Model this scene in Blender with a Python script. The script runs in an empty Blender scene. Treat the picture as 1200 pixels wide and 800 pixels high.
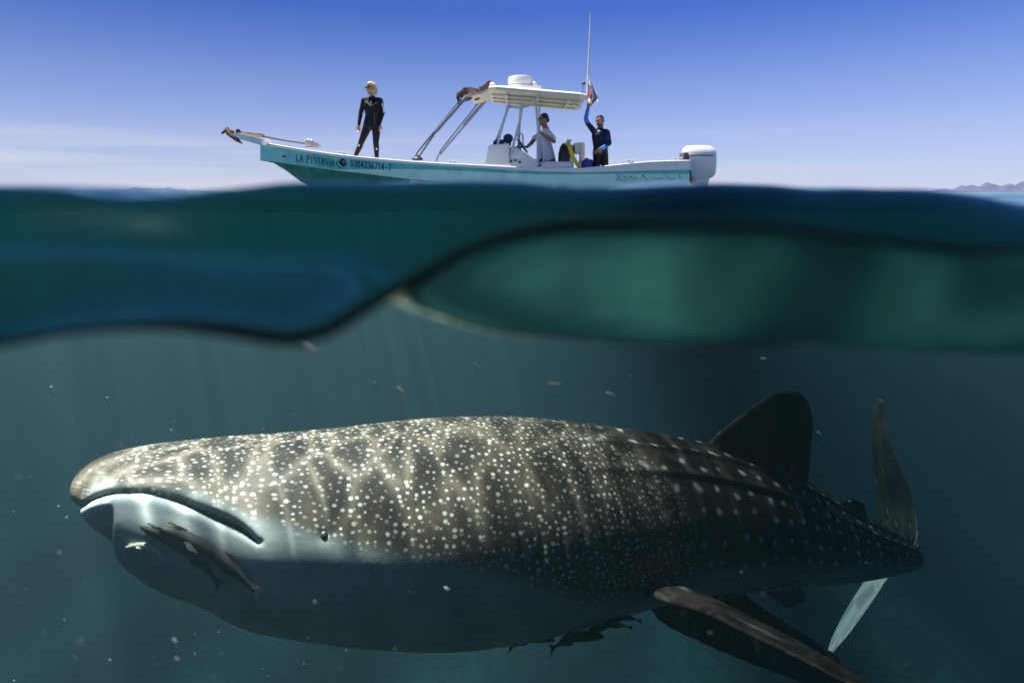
import bpy, bmesh, math, random
import numpy as np
from mathutils import Vector, Matrix
from mathutils.bvhtree import BVHTree
from mathutils.kdtree import KDTree

R = math.radians
S = bpy.context.scene
COL = S.collection
random.seed(7)
rng = np.random.default_rng(7)

# ------------------------------------------------------------------ camera
F, CX, HY = 750.0, 600.0, 226.0          # focal length in photo pixels, centre column, horizon row
cam_d = bpy.data.cameras.new('camera')
cam = bpy.data.objects.new('camera', cam_d); COL.objects.link(cam)
cam.location = (0, 0, 0); cam.rotation_euler = (R(90), 0, 0)
cam_d.sensor_width = 36; cam_d.lens = 36 * F / 1200
cam_d.shift_y = -(400 - HY) / 1200
cam_d.clip_start = 0.02; cam_d.clip_end = 40000
cam_d.dof.use_dof = True; cam_d.dof.focus_distance = 4.2; cam_d.dof.aperture_fstop = 3.0
S.camera = cam

# ------------------------------------------------------------------ light
SUN = Vector((-0.27, 0.12, 0.95)).normalized()      # direction towards the sun
el = math.asin(SUN.z); az = math.atan2(SUN.x, SUN.y)
world = bpy.data.worlds.new('World'); S.world = world; world.use_nodes = True
wn = world.node_tree.nodes; wl = world.node_tree.links
wn.clear()
sky = wn.new('ShaderNodeTexSky'); sky.sky_type = 'NISHITA'; sky.sun_disc = False
sky.sun_elevation = el; sky.sun_rotation = -az
sky.altitude = 0; sky.air_density = 1.0; sky.dust_density = 0.0; sky.ozone_density = 3.0
tc = wn.new('ShaderNodeTexCoord')
sep = wn.new('ShaderNodeSeparateXYZ'); wl.new(tc.outputs['Generated'], sep.inputs[0])
tint = wn.new('ShaderNodeValToRGB')                  # the clear, dry-air blue of the photograph, by elevation only
TINT = [(0.0, (.67, .74, 1.40)), (.035, (.73, .76, 1.17)), (.095, (.86, .78, 1.10)), (.166, (.72, .72, 1.06)), (.27, (.33, .47, 1.0)), (1.0, (.33, .47, 1.0))]
while len(tint.color_ramp.elements) < len(TINT): tint.color_ramp.elements.new(.5)
for e_, (p_, c_) in zip(tint.color_ramp.elements, TINT):
    e_.position = p_; e_.color = tuple(v / 1.4 for v in c_) + (1,)
wl.new(sep.outputs['Z'], tint.inputs[0])
mul_ = wn.new('ShaderNodeMix'); mul_.data_type = 'RGBA'; mul_.blend_type = 'MULTIPLY'; mul_.inputs[0].default_value = 1.0
wl.new(sky.outputs[0], mul_.inputs[6]); wl.new(tint.outputs[0], mul_.inputs[7])
# thin low cloud streaks
mp = wn.new('ShaderNodeMapping'); mp.inputs['Scale'].default_value = (1.0, 1.0, 26); mp.inputs['Location'].default_value = (.35, 0, .2)
nz = wn.new('ShaderNodeTexNoise'); nz.inputs['Scale'].default_value = 1.5; nz.inputs['Detail'].default_value = 6; nz.inputs['Roughness'].default_value = 0.55
cr = wn.new('ShaderNodeMapRange'); cr.inputs[1].default_value = 0.46; cr.inputs[2].default_value = 0.68; cr.inputs[4].default_value = 0.95
ce_ = wn.new('ShaderNodeMapRange'); ce_.interpolation_type = 'SMOOTHSTEP'; ce_.inputs[1].default_value = 0.10; ce_.inputs[2].default_value = 0.05
cm_ = wn.new('ShaderNodeMath'); cm_.operation = 'MULTIPLY'
cmix = wn.new('ShaderNodeMix'); cmix.data_type = 'RGBA'; cmix.inputs[7].default_value = (4.35, 4.5, 5.4, 1)
bg = wn.new('ShaderNodeBackground'); bg.inputs['Strength'].default_value = 0.075
wo = wn.new('ShaderNodeOutputWorld')
wl.new(tc.outputs['Generated'], mp.inputs['Vector']); wl.new(mp.outputs[0], nz.inputs['Vector'])
wl.new(nz.outputs['Fac'], cr.inputs[0]); wl.new(sep.outputs['Z'], ce_.inputs[0])
wl.new(cr.outputs[0], cm_.inputs[0]); wl.new(ce_.outputs[0], cm_.inputs[1]); wl.new(cm_.outputs[0], cmix.inputs[0])
wl.new(mul_.outputs[2], cmix.inputs[6])
wl.new(cmix.outputs[2], bg.inputs['Color']); wl.new(bg.outputs[0], wo.inputs['Surface'])
sd = bpy.data.lights.new('sun', 'SUN'); sd.energy = 5.0; sd.angle = R(0.5); sd.color = (1.0, 0.95, 0.87)
so = bpy.data.objects.new('sun', sd); COL.objects.link(so)
so.rotation_euler = SUN.to_track_quat('Z', 'Y').to_euler()
S.view_settings.view_transform = 'Standard'; S.view_settings.look = 'None'
S.view_settings.exposure = 1.0; S.view_settings.gamma = 1.0
S.render.engine = 'CYCLES'
cy = S.cycles
cy.use_denoising = True
cy.max_bounces = 6; cy.diffuse_bounces = 2; cy.glossy_bounces = 3; cy.transmission_bounces = 4
cy.transparent_max_bounces = 24; cy.volume_bounces = 1
cy.sample_clamp_indirect = 4.0

# ------------------------------------------------------------------ helpers
def P(px, py, D):
    """point at depth D (metres along +Y) on the sight line of a photo pixel"""
    return Vector(((px - CX) / F * D, D, -(py - HY) / F * D))

def mesh_obj(name, verts, faces, mat=None, parent=None, smooth=False):
    me = bpy.data.meshes.new(name); me.from_pydata([tuple(v) for v in verts], [], faces); me.update()
    o = bpy.data.objects.new(name, me); COL.objects.link(o)
    if mat: me.materials.append(mat)
    if parent: o.parent = parent
    if smooth: me.polygons.foreach_set('use_smooth', [True] * len(me.polygons))
    return o

def tag(o, label, cat, group=None):
    o['label'] = label; o['category'] = cat
    if group: o['group'] = group
    return o

def empty(name, loc=(0, 0, 0)):
    o = bpy.data.objects.new(name, None); COL.objects.link(o); o.location = loc; o.empty_display_size = 0.1
    return o

class MB:
    """collects shapes in world coordinates; build() links them as one mesh object"""
    def __init__(s): s.v = []; s.f = []; s.mi = []; s.cur = 0
    def add(s, vs, fs):
        b = len(s.v); s.v += [Vector(v) for v in vs]
        for f in fs: s.f.append([b + i for i in f]); s.mi.append(s.cur)
    def box(s, c, size, rot=None):
        c = Vector(c); hx, hy, hz = [k / 2 for k in size]
        vs = [Vector((x, y, z)) for x in (-hx, hx) for y in (-hy, hy) for z in (-hz, hz)]
        if rot: vs = [rot @ v for v in vs]
        s.add([c + v for v in vs], [(0, 1, 3, 2), (4, 6, 7, 5), (0, 4, 5, 1), (2, 3, 7, 6), (0, 2, 6, 4), (1, 5, 7, 3)])
    def tube(s, pts, r, n=8, cap=True):
        pts = [Vector(p) for p in pts]; m = len(pts)
        rs = r if isinstance(r, (list, tuple)) else [r] * m
        vs = []; fs = []; prev = None
        for i, p in enumerate(pts):
            t = (pts[min(i + 1, m - 1)] - pts[max(i - 1, 0)]).normalized()
            if prev is None:
                a = Vector((0, 0, 1)) if abs(t.z) < 0.9 else Vector((1, 0, 0))
                u = t.cross(a).normalized()
            else:
                u = (prev - t * prev.dot(t)).normalized()
            prev = u; w = t.cross(u)
            for k in range(n):
                an = 2 * math.pi * k / n
                vs.append(p + (u * math.cos(an) + w * math.sin(an)) * rs[i])
        for i in range(m - 1):
            for k in range(n):
                a = i * n + k; b = i * n + (k + 1) % n
                fs.append((a, b, b + n, a + n))
        if cap:
            fs.append(tuple(reversed(range(n)))); fs.append(tuple((m - 1) * n + k for k in range(n)))
        s.add(vs, fs)
    def lathe(s, c, prof, n=20, axis=Vector((0, 0, 1)), sx=1.0, sy=1.0):
        """prof: list of (radius, height)"""
        c = Vector(c); q = Vector((0, 0, 1)).rotation_difference(axis)
        vs = []; fs = []
        for (r, h) in prof:
            for k in range(n):
                an = 2 * math.pi * k / n
                vs.append(c + q @ Vector((r * sx * math.cos(an), r * sy * math.sin(an), h)))
        for i in range(len(prof) - 1):
            for k in range(n):
                a = i * n + k; b = i * n + (k + 1) % n
                fs.append((a, b, b + n, a + n))
        fs.append(tuple(reversed(range(n)))); fs.append(tuple((len(prof) - 1) * n + k for k in range(n)))
        s.add(vs, fs)
    def ball(s, c, r, sc=(1, 1, 1), rot=None, nu=12, nv=8):
        c = Vector(c); vs = []; fs = []
        for j in range(nv + 1):
            ph = math.pi * j / nv
            for i in range(nu):
                th = 2 * math.pi * i / nu
                v = Vector((r * sc[0] * math.sin(ph) * math.cos(th), r * sc[1] * math.sin(ph) * math.sin(th), r * sc[2] * math.cos(ph)))
                vs.append(c + (rot @ v if rot else v))
        for j in range(nv):
            for i in range(nu):
                a = j * nu + i; b = j * nu + (i + 1) % nu
                fs.append((a, a + nu, b + nu, b))
        s.add(vs, fs)
    def loft(s, rows, close=True, caps=True):
        n = len(rows[0]); vs = [p for r in rows for p in r]; fs = []
        for i in range(len(rows) - 1):
            for k in range(n if close else n - 1):
                a = i * n + k; b = i * n + (k + 1) % n
                fs.append((a, b, b + n, a + n))
        if caps:
            fs.append(tuple(reversed(range(n)))); fs.append(tuple((len(rows) - 1) * n + k for k in range(n)))
        s.add(vs, fs)
    def build(s, name, mats, parent=None, smooth=True, bevel=0, merge=True):
        me = bpy.data.meshes.new(name)
        me.from_pydata([tuple(v) for v in s.v], [], s.f)
        if not isinstance(mats, (list, tuple)): mats = [mats]
        for m in mats: me.materials.append(m)
        me.polygons.foreach_set('material_index', s.mi)
        bm = bmesh.new(); bm.from_mesh(me)
        if merge: bmesh.ops.remove_doubles(bm, verts=bm.verts, dist=1e-5)
        bmesh.ops.recalc_face_normals(bm, faces=bm.faces)
        if bevel:
            es = [e for e in bm.edges if len(e.link_faces) == 2 and e.calc_face_angle(0) > 0.6]
            bmesh.ops.bevel(bm, geom=es, offset=bevel, segments=2, affect='EDGES', profile=0.6)
        for e in bm.edges:
            e.smooth = len(e.link_faces) == 2 and e.calc_face_angle(0) < 0.75
        for f in bm.faces: f.smooth = smooth
        bm.to_mesh(me); bm.free()
        o = bpy.data.objects.new(name, me); COL.objects.link(o)
        if parent:
            o.parent = parent; o.matrix_parent_inverse = Matrix.Translation(-parent.location)
        return o

def remeshed(name, mb, voxel, smooth_iter=4):
    """one continuous skin round all the shapes collected in mb"""
    me = bpy.data.meshes.new('tmp'); me.from_pydata([tuple(v) for v in mb.v], [], mb.f)
    bm = bmesh.new(); bm.from_mesh(me); bmesh.ops.remove_doubles(bm, verts=bm.verts, dist=1e-6)
    bmesh.ops.recalc_face_normals(bm, faces=bm.faces); bm.to_mesh(me); bm.free()
    o = bpy.data.objects.new('tmp', me); COL.objects.link(o)
    m = o.modifiers.new('r', 'REMESH'); m.mode = 'VOXEL'; m.voxel_size = voxel
    if smooth_iter:
        q = o.modifiers.new('s', 'SMOOTH'); q.factor = 0.5; q.iterations = smooth_iter
    dg = bpy.context.evaluated_depsgraph_get()
    out = bpy.data.meshes.new_from_object(o.evaluated_get(dg))
    bpy.data.objects.remove(o); bpy.data.meshes.remove(me)
    out.name = name
    out.polygons.foreach_set('use_smooth', [True] * len(out.polygons))
    return out

_pal = {}
def mat(name, col, rough=0.5, metal=0.0, var=0.08, scale=6.0, spec=0.5, bump=0.0, coat=0.0):
    """principled paint with a little noise in colour and gloss"""
    if name in _pal: return _pal[name]
    m = bpy.data.materials.new(name); m.use_nodes = True; nt = m.node_tree; b = nt.nodes['Principled BSDF']
    b.inputs['Metallic'].default_value = metal; b.inputs['Specular IOR Level'].default_value = spec
    b.inputs['Coat Weight'].default_value = coat
    g = nt.nodes.new('ShaderNodeNewGeometry')
    n = nt.nodes.new('ShaderNodeTexNoise'); n.inputs['Scale'].default_value = scale; n.inputs['Detail'].default_value = 5
    nt.links.new(g.outputs['Position'], n.inputs['Vector'])
    r = nt.nodes.new('ShaderNodeValToRGB')
    r.color_ramp.elements[0].position = 0.3; r.color_ramp.elements[1].position = 0.7
    r.color_ramp.elements[0].color = tuple(max(0, c * (1 - var)) for c in col) + (1,)
    r.color_ramp.elements[1].color = tuple(min(1, c * (1 + var)) for c in col) + (1,)
    nt.links.new(n.outputs['Fac'], r.inputs[0]); nt.links.new(r.outputs[0], b.inputs['Base Color'])
    rr = nt.nodes.new('ShaderNodeMapRange'); rr.inputs[3].default_value = max(0.02, rough - 0.08); rr.inputs[4].default_value = min(1, rough + 0.08)
    nt.links.new(n.outputs['Fac'], rr.inputs[0]); nt.links.new(rr.outputs[0], b.inputs['Roughness'])
    if bump:
        bp = nt.nodes.new('ShaderNodeBump'); bp.inputs['Strength'].default_value = bump; bp.inputs['Distance'].default_value = 0.01
        nt.links.new(n.outputs['Fac'], bp.inputs['Height']); nt.links.new(bp.outputs[0], b.inputs['Normal'])
    _pal[name] = m
    return m

def itp(x, xs, ys):
    """smooth (monotone cubic) interpolation, numpy in and out"""
    xs = np.asarray(xs, float); ys = np.asarray(ys, float); x = np.asarray(x, float)
    h = np.diff(xs); d = np.diff(ys) / h
    m = np.zeros_like(ys); m[0] = d[0]; m[-1] = d[-1]
    for i in range(1, len(xs) - 1):
        m[i] = 0 if d[i - 1] * d[i] <= 0 else 2 * d[i - 1] * d[i] / (d[i - 1] + d[i])
    xc = np.clip(x, xs[0], xs[-1]); i = np.clip(np.searchsorted(xs, xc) - 1, 0, len(xs) - 2)
    t = (xc - xs[i]) / h[i]; t2 = t * t; t3 = t2 * t
    return (2 * t3 - 3 * t2 + 1) * ys[i] + (t3 - 2 * t2 + t) * h[i] * m[i] + (-2 * t3 + 3 * t2) * ys[i + 1] + (t3 - t2) * h[i] * m[i + 1]

def sstep(a, b, x):
    t = np.clip((x - a) / (b - a), 0, 1); return t * t * (3 - 2 * t)

# ------------------------------------------------------------------ sea: surface and water body
Y0 = 0.25                                   # the water starts here, against the flat port of the housing
edge_px = [-300, -120, 0, 100, 200, 270, 340, 380, 430, 500, 560, 620, 680, 800, 900, 1000, 1100, 1200, 1350, 1500]
edge_y = [390, 408, 398, 382, 376, 382, 391, 383, 355, 314, 284, 266, 258, 260, 262, 274, 286, 290, 280, 300]
tr_px = [-300, 0, 380, 440, 500, 600, 750, 900, 1050, 1200, 1400]
tr_y = [310, 300, 306, 328, 366, 392, 400, 404, 408, 414, 380]
cr_px = [-300, 0, 60, 110, 150, 200, 260, 330, 450, 600, 660, 720, 780, 840, 900, 960, 1010, 1060, 1130, 1200, 1400]
cr_y = [224, 219, 221, 228, 230, 228, 222, 215, 212, 213, 218, 220, 217, 214, 216, 221, 219, 219, 226, 238, 228]
def far_wave(X, Y):
    d = np.hypot(X, Y)
    k = np.clip(1.2 - d / 3000, 0.2, 1)
    z = 0.028 * np.sin(1.9 * Y + 0.6 * X + 0.8 * np.sin(0.7 * X)) + 0.020 * np.sin(1.1 * X - 2.7 * Y + 1.0)
    z += 0.012 * np.sin(4.3 * X + 3.1 * Y) + 0.010 * np.sin(6.1 * Y - 3.3 * X + 2.0 * np.sin(X)) + 0.03 * np.sin(0.35 * Y + 0.12 * X)
    fade = 1 / (1 + (d / 60) ** 2)
    return -0.13 + z * fade * k
def height(X, Y):
    def row(px, py, D):
        p = X / D * F + CX
        side = 0.012 * np.sin(X * 9.0 / D * 0.25 + 1.3) * sstep(300, 1500, np.abs(p - 600) - 600)
        return -(itp(p, px, py) - HY) / F * D + side
    sh_ = sstep(-.26, .06, X)
    YT = .30 + .09 * sh_; YC = .37 + .19 * sh_
    e = row(edge_px, edge_y, Y0); t = row(tr_px, tr_y, YT); c = row(cr_px, cr_y, YC)
    far = far_wave(X, Y)
    t1 = np.clip((Y - Y0) / (YT - Y0), 0, 1); es_ = np.maximum(sh_, .35 + .45 * np.sin(23 * X + 4.1)); t1 = t1 * (1 - es_) + t1 * t1 * (3 - 2 * t1) * es_; t2 = sstep(YT, YC, Y); t3 = sstep(YC, YC * 1.5 + 4.5, Y)
    z = e + (t - e) * t1 + (c - t) * t2 + (far - c) * t3
    rip = 0.0016 * np.sin(38 * X + 21 * Y + 2 * np.sin(9 * Y)) + 0.0018 * np.sin(-26 * X + 33 * Y + 1.5 * np.sin(8 * X)) + 0.003 * np.sin(13 * Y - 7 * X)
    z = z + 0.0006 * np.sin(120 * Y + 10 * X + 2.2 * np.sin(11 * X + 1)) * np.sin(17 * X + 30 * Y + 1.0) * (1 - sh_) * sstep(Y0, .29, Y) * (1 - sstep(.6, 1.2, Y))
    return z + rip * sstep(0.3, 0.5, Y) * (1 - .7 * np.exp(-((Y - YC) / 0.25) ** 2)) * (1 - sstep(6, 40, Y))
NX, NY = 640, 380
sx_ = 0.16; tx = math.asinh(9000 / sx_)
gx = sx_ * np.sinh(np.linspace(-tx, tx, NX))
sy_ = 0.14; ty = math.asinh(9000 / sy_)
gy = Y0 + sy_ * np.sinh(np.linspace(0, ty, NY))
GX, GY = np.meshgrid(gx, gy)
GZ = height(GX, GY)
def grid_faces(nx, ny):
    i = np.arange((ny - 1) * nx).reshape(ny - 1, nx)[:, :-1].ravel()
    return np.stack([i, i + 1, i + 1 + nx, i + nx], 1)
def np_mesh(name, V, Fq):
    me = bpy.data.meshes.new(name)
    me.vertices.add(len(V)); me.vertices.foreach_set('co', V.astype(np.float32).ravel())
    me.loops.add(Fq.size); me.loops.foreach_set('vertex_index', Fq.astype(np.int32).ravel())
    me.polygons.add(len(Fq)); me.polygons.foreach_set('loop_start', np.arange(len(Fq), dtype=np.int32) * 4)
    me.update(calc_edges=True); me.validate()
    return me
V = np.stack([GX, GY, GZ], -1).reshape(-1, 3)
sea_me = np_mesh('sea_surface', V, grid_faces(NX, NY))
sea_me.polygons.foreach_set('use_smooth', [True] * len(sea_me.polygons))
sea = bpy.data.objects.new('sea_surface', sea_me); COL.objects.link(sea); sea['kind'] = 'structure'

def water_material():
    m = bpy.data.materials.new('water_surface'); m.use_nodes = True; nt = m.node_tree; nt.nodes.clear()
    N = nt.nodes.new; L = nt.links.new
    out = N('ShaderNodeOutputMaterial'); g = N('ShaderNodeNewGeometry')
    # fine ripples
    n1 = N('ShaderNodeTexNoise'); n1.inputs['Scale'].default_value = 5.0; n1.inputs['Detail'].default_value = 3
    L(g.outputs['Position'], n1.inputs['Vector'])
    bp = N('ShaderNodeBump'); bp.inputs['Strength'].default_value = 0.05; bp.inputs['Distance'].default_value = 0.02
    L(n1.outputs['Fac'], bp.inputs['Height'])
    fr = N('ShaderNodeFresnel'); fr.inputs['IOR'].default_value = 1.333; L(bp.outputs[0], fr.inputs['Normal'])
    gl = N('ShaderNodeBsdfGlossy'); gl.inputs['Roughness'].default_value = 0.08; gl.inputs['Color'].default_value = (0.72, 1.0, 0.9, 1); L(bp.outputs[0], gl.inputs['Normal'])
    # caustic net: bright veins painted into the transparency, not focused by the ripples
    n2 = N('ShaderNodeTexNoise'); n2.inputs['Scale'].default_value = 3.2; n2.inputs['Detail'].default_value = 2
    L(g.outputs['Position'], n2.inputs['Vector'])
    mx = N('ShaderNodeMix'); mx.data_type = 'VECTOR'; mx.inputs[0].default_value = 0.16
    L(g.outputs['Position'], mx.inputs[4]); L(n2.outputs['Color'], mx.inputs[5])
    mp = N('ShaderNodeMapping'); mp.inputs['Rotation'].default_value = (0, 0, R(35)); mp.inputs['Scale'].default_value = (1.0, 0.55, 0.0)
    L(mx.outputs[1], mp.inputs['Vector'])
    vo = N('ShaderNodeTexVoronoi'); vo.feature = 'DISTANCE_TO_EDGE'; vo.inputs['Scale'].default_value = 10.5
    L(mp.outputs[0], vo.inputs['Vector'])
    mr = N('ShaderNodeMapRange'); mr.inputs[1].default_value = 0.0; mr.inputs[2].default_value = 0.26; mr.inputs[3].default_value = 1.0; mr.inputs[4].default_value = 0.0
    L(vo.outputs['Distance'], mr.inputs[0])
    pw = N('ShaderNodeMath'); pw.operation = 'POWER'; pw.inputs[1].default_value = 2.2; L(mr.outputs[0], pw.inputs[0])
    # cosine bands of light painted into the transparency, phased to brighten the shark's head
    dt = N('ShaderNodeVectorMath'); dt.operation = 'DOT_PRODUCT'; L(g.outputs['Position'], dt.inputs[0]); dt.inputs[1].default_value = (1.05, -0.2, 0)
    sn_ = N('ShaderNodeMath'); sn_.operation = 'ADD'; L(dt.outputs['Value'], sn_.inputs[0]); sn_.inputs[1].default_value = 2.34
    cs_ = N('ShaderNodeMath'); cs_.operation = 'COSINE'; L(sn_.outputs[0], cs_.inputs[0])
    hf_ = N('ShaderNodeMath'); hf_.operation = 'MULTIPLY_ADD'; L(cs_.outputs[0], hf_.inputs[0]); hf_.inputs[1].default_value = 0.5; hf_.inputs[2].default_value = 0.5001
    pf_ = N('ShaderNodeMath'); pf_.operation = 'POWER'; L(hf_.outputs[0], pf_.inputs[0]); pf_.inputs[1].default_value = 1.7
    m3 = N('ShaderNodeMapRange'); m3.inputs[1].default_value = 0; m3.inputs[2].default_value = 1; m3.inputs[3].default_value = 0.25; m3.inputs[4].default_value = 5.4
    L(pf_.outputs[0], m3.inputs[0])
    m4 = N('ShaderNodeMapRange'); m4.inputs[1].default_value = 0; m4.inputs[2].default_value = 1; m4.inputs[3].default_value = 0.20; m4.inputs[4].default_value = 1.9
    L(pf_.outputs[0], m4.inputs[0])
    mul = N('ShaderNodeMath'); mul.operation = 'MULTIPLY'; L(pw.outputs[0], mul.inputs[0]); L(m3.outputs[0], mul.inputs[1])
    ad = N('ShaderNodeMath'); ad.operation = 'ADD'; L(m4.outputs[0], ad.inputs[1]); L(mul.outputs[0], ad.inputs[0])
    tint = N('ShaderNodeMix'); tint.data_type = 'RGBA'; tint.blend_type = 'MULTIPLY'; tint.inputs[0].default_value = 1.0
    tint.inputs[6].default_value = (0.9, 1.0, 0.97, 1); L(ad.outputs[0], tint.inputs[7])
    # darkening of the sea from above is painted in as a dark green tint
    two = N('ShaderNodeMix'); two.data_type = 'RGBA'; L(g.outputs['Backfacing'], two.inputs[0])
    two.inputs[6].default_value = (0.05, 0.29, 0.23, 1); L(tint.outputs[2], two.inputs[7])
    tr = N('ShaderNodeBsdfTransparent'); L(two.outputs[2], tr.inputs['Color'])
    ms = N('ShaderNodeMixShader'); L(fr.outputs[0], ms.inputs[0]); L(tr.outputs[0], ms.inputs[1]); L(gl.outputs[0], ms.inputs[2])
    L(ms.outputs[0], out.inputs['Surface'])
    return m
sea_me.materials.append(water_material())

# the meniscus: the water's rim, drawn up against the port
mm = MB(); xs = np.concatenate([np.linspace(-3, -0.3, 120), np.linspace(-0.299, 0.299, 300), np.linspace(0.3, 3, 120)])
ez = height(xs, np.full_like(xs, Y0))
rad = [0.0023 + 0.0008 * math.sin(14 * x + 2) + 0.0005 * math.sin(47 * x) for x in xs]
mm.tube([(x, Y0 - 0.001, z - 0.0012) for x, z in zip(xs, ez)], rad, n=12)
mn = mat('meniscus_water', (0.004, 0.012, 0.011), rough=0.3, var=0.2, spec=0.0)
men = mm.build('meniscus', mn, sea)

# water body under the surface: absorbs red, scatters green-blue
def water_volume():
    m = bpy.data.materials.new('sea_water'); m.use_nodes = True; nt = m.node_tree; nt.nodes.clear()
    out = nt.nodes.new('ShaderNodeOutputMaterial'); ad = nt.nodes.new('ShaderNodeAddShader')
    sc = nt.nodes.new('ShaderNodeVolumeScatter'); sc.inputs['Color'].default_value = (0.56, 0.88, 1.0, 1); sc.inputs['Density'].default_value = 0.033
    sc.inputs['Anisotropy'].default_value = 0.68
    ab = nt.nodes.new('ShaderNodeVolumeAbsorption'); ab.inputs['Color'].default_value = (0.08, 0.37, 0.45, 1); ab.inputs['Density'].default_value = 0.18
    nt.links.new(sc.outputs[0], ad.inputs[0]); nt.links.new(ab.outputs[0], ad.inputs[1]); nt.links.new(ad.outputs[0], out.inputs['Volume'])
    return m
BOT = -14.0
vb = V.copy(); vb[:, 2] -= 0.002
low = vb.copy(); low[:, 2] = BOT
FT = grid_faces(NX, NY)
n = NX * NY
ring = np.concatenate([np.arange(NX), np.arange(1, NY) * NX + NX - 1, np.arange(NX - 2, -1, -1) + (NY - 1) * NX, np.arange(NY - 2, 0, -1) * NX])
rl = low[ring]
side = np.array([[ring[i], n + i, n + (i + 1) % len(ring), ring[(i + 1) % len(ring)]] for i in range(len(ring))])
me = bpy.data.meshes.new('sea_water')
allv = np.concatenate([vb, rl]); quads = np.concatenate([FT, side])
me.vertices.add(len(allv)); me.vertices.foreach_set('co', allv.astype(np.float32).ravel())
nl = quads.size + len(ring)
me.loops.add(nl); me.loops.foreach_set('vertex_index', np.concatenate([quads.ravel(), n + np.arange(len(ring))[::-1]]).astype(np.int32))
me.polygons.add(len(quads) + 1); me.polygons.foreach_set('loop_start', np.concatenate([np.arange(len(quads)) * 4, [quads.size]]).astype(np.int32))
me.update(calc_edges=True); me.validate()
bm = bmesh.new(); bm.from_mesh(me); bmesh.ops.recalc_face_normals(bm, faces=bm.faces); bm.to_mesh(me); bm.free()
me.materials.append(water_volume())
body_w = bpy.data.objects.new('sea_water', me); COL.objects.link(body_w); body_w['kind'] = 'stuff'

# the same sea behind the camera housing
YB = -0.7
bk = mesh_obj('sea_surface', [(-9000, -9000, -.05), (9000, -9000, -.05), (9000, YB, -.05), (-9000, YB, -.05)], [(0, 1, 2, 3)], sea_me.materials[0]); bk['kind'] = 'structure'
bw = MB(); bw.box((0, (YB - 9000) / 2, (BOT - .052) / 2), (18000, 9000 + YB, -.052 - BOT)); bwo = bw.build('sea_water', me.materials[0], smooth=False); bwo['kind'] = 'stuff'

# sea bed, dim and far below
gb = np.linspace(-60, 60, 60); bx_, by_ = np.meshgrid(gb, gb + 40)
bz_ = -12.5 + 0.5 * np.sin(bx_ * .3) * np.cos(by_ * .23)
bed = bpy.data.objects.new('seabed', np_mesh('seabed', np.stack([bx_, by_, bz_], -1).reshape(-1, 3), grid_faces(60, 60))); COL.objects.link(bed)
bed.data.materials.append(mat('sand', (0.22, 0.19, 0.14), rough=0.95, var=0.3, scale=0.7)); bed['kind'] = 'structure'

# ------------------------------------------------------------------ far hills
def hills(name, x0, x1, dist, hfun, label_kind='structure'):
    xs = np.linspace(x0, x1, 160); rows = []
    ys = np.linspace(-1, 1, 24)
    V = []
    for yy in ys:
        k = max(0.0, 1 - abs(yy)) ** 0.9
        for i, x in enumerate(xs):
            rough = 0.75 + 0.5 * math.sin(x * .013 + yy * 9) * math.sin(x * .031 - yy * 5) * (1 if abs(yy) > .05 else 0.2)
            V.append((x, dist + yy * 700 * 1.0, -2 + hfun(x) * k * rough))
    o = bpy.data.objects.new(name, np_mesh(name, np.array(V), grid_faces(160, 24))); COL.objects.link(o)
    o.data.polygons.foreach_set('use_smooth', [True] * len(o.data.polygons))
    o['kind'] = 'structure'
    o.data.materials.append(mat('haze_tinted_rock', (0.075, 0.085, 0.15), rough=0.95, var=0.25, scale=0.01))  # bluish base colour paints distance haze into the rock
    return o
HD = 7500.0
def h_right(x):
    px = x / HD * F + CX
    y = float(itp(px, [1085, 1110, 1130, 1150, 1160, 1172, 1186, 1196, 1215, 1250, 1300, 1360], [228, 223, 219, 217, 213, 217, 222, 218, 212, 208, 214, 230]))
    return max(0, (HY + 1 - y) / F * HD) + 4 * math.sin(x * .05)
def h_left(x):
    px = x / HD * F + CX
    y = float(itp(px, [60, 95, 130, 150, 172, 190, 210, 240, 270], [228, 225, 223.5, 223, 220.5, 221, 223, 225, 228]))
    return max(0, (HY + 1 - y) / F * HD) + 2 * math.sin(x * .05)
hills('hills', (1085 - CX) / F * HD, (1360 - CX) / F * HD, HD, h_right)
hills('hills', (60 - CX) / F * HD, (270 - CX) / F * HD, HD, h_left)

# ------------------------------------------------------------------ whale shark
st = [  # px, depth, top row, bottom row, half width
    (96, 2.08, 550, 580, .10), (99, 2.08, 544, 588, .19), (105, 2.09, 538, 600, .26), (117, 2.10, 531, 618, .32), (140, 2.13, 524, 645, .37),
    (170, 2.16, 516, 671, .39), (210, 2.20, 510, 695, .41), (260, 2.26, 504, 717, .43), (320, 2.32, 499, 738, .45),
    (390, 2.40, 492, 748, .46), (460, 2.48, 484, 754, .47), (530, 2.56, 477, 754, .46), (600, 2.65, 477, 744, .44), (670, 2.76, 483, 727, .40),
    (740, 2.88, 493, 709, .35), (800, 3.00, 503, 697, .29), (860, 3.13, 518, 694, .24), (920, 3.29, 541, 690, .18),
    (975, 3.46, 573, 686, .13), (1020, 3.64, 602, 680, .095), (1055, 3.86, 624, 672, .07), (1072, 4.10, 636, 668, .05), (1066, 4.36, 640, 664, .03)]
sp = np.array([p[0] for p in st], float); sD = np.array([p[1] for p in st]); sT = np.array([p[2] for p in st], float)
sB = np.array([p[3] for p in st], float); sW = np.array([p[4] for p in st])
cxx = (sp - CX) / F * sD; mid = (sT + sB) / 2; czz = -(mid - HY) / F * sD
Hh = (sB - sT) / 2 / F * sD; tanp = (mid - HY) / F
ROLL = R(16)                                     # the animal leans its back away from the lens
hh = Hh * np.cos(np.arctan(tanp)) * 0.985
arc = np.concatenate([[0], np.cumsum(np.sqrt(np.diff(cxx) ** 2 + np.diff(sD) ** 2))])
NS = 260
ta = arc[-1] * np.linspace(0, 1, NS) ** 1.25
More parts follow.
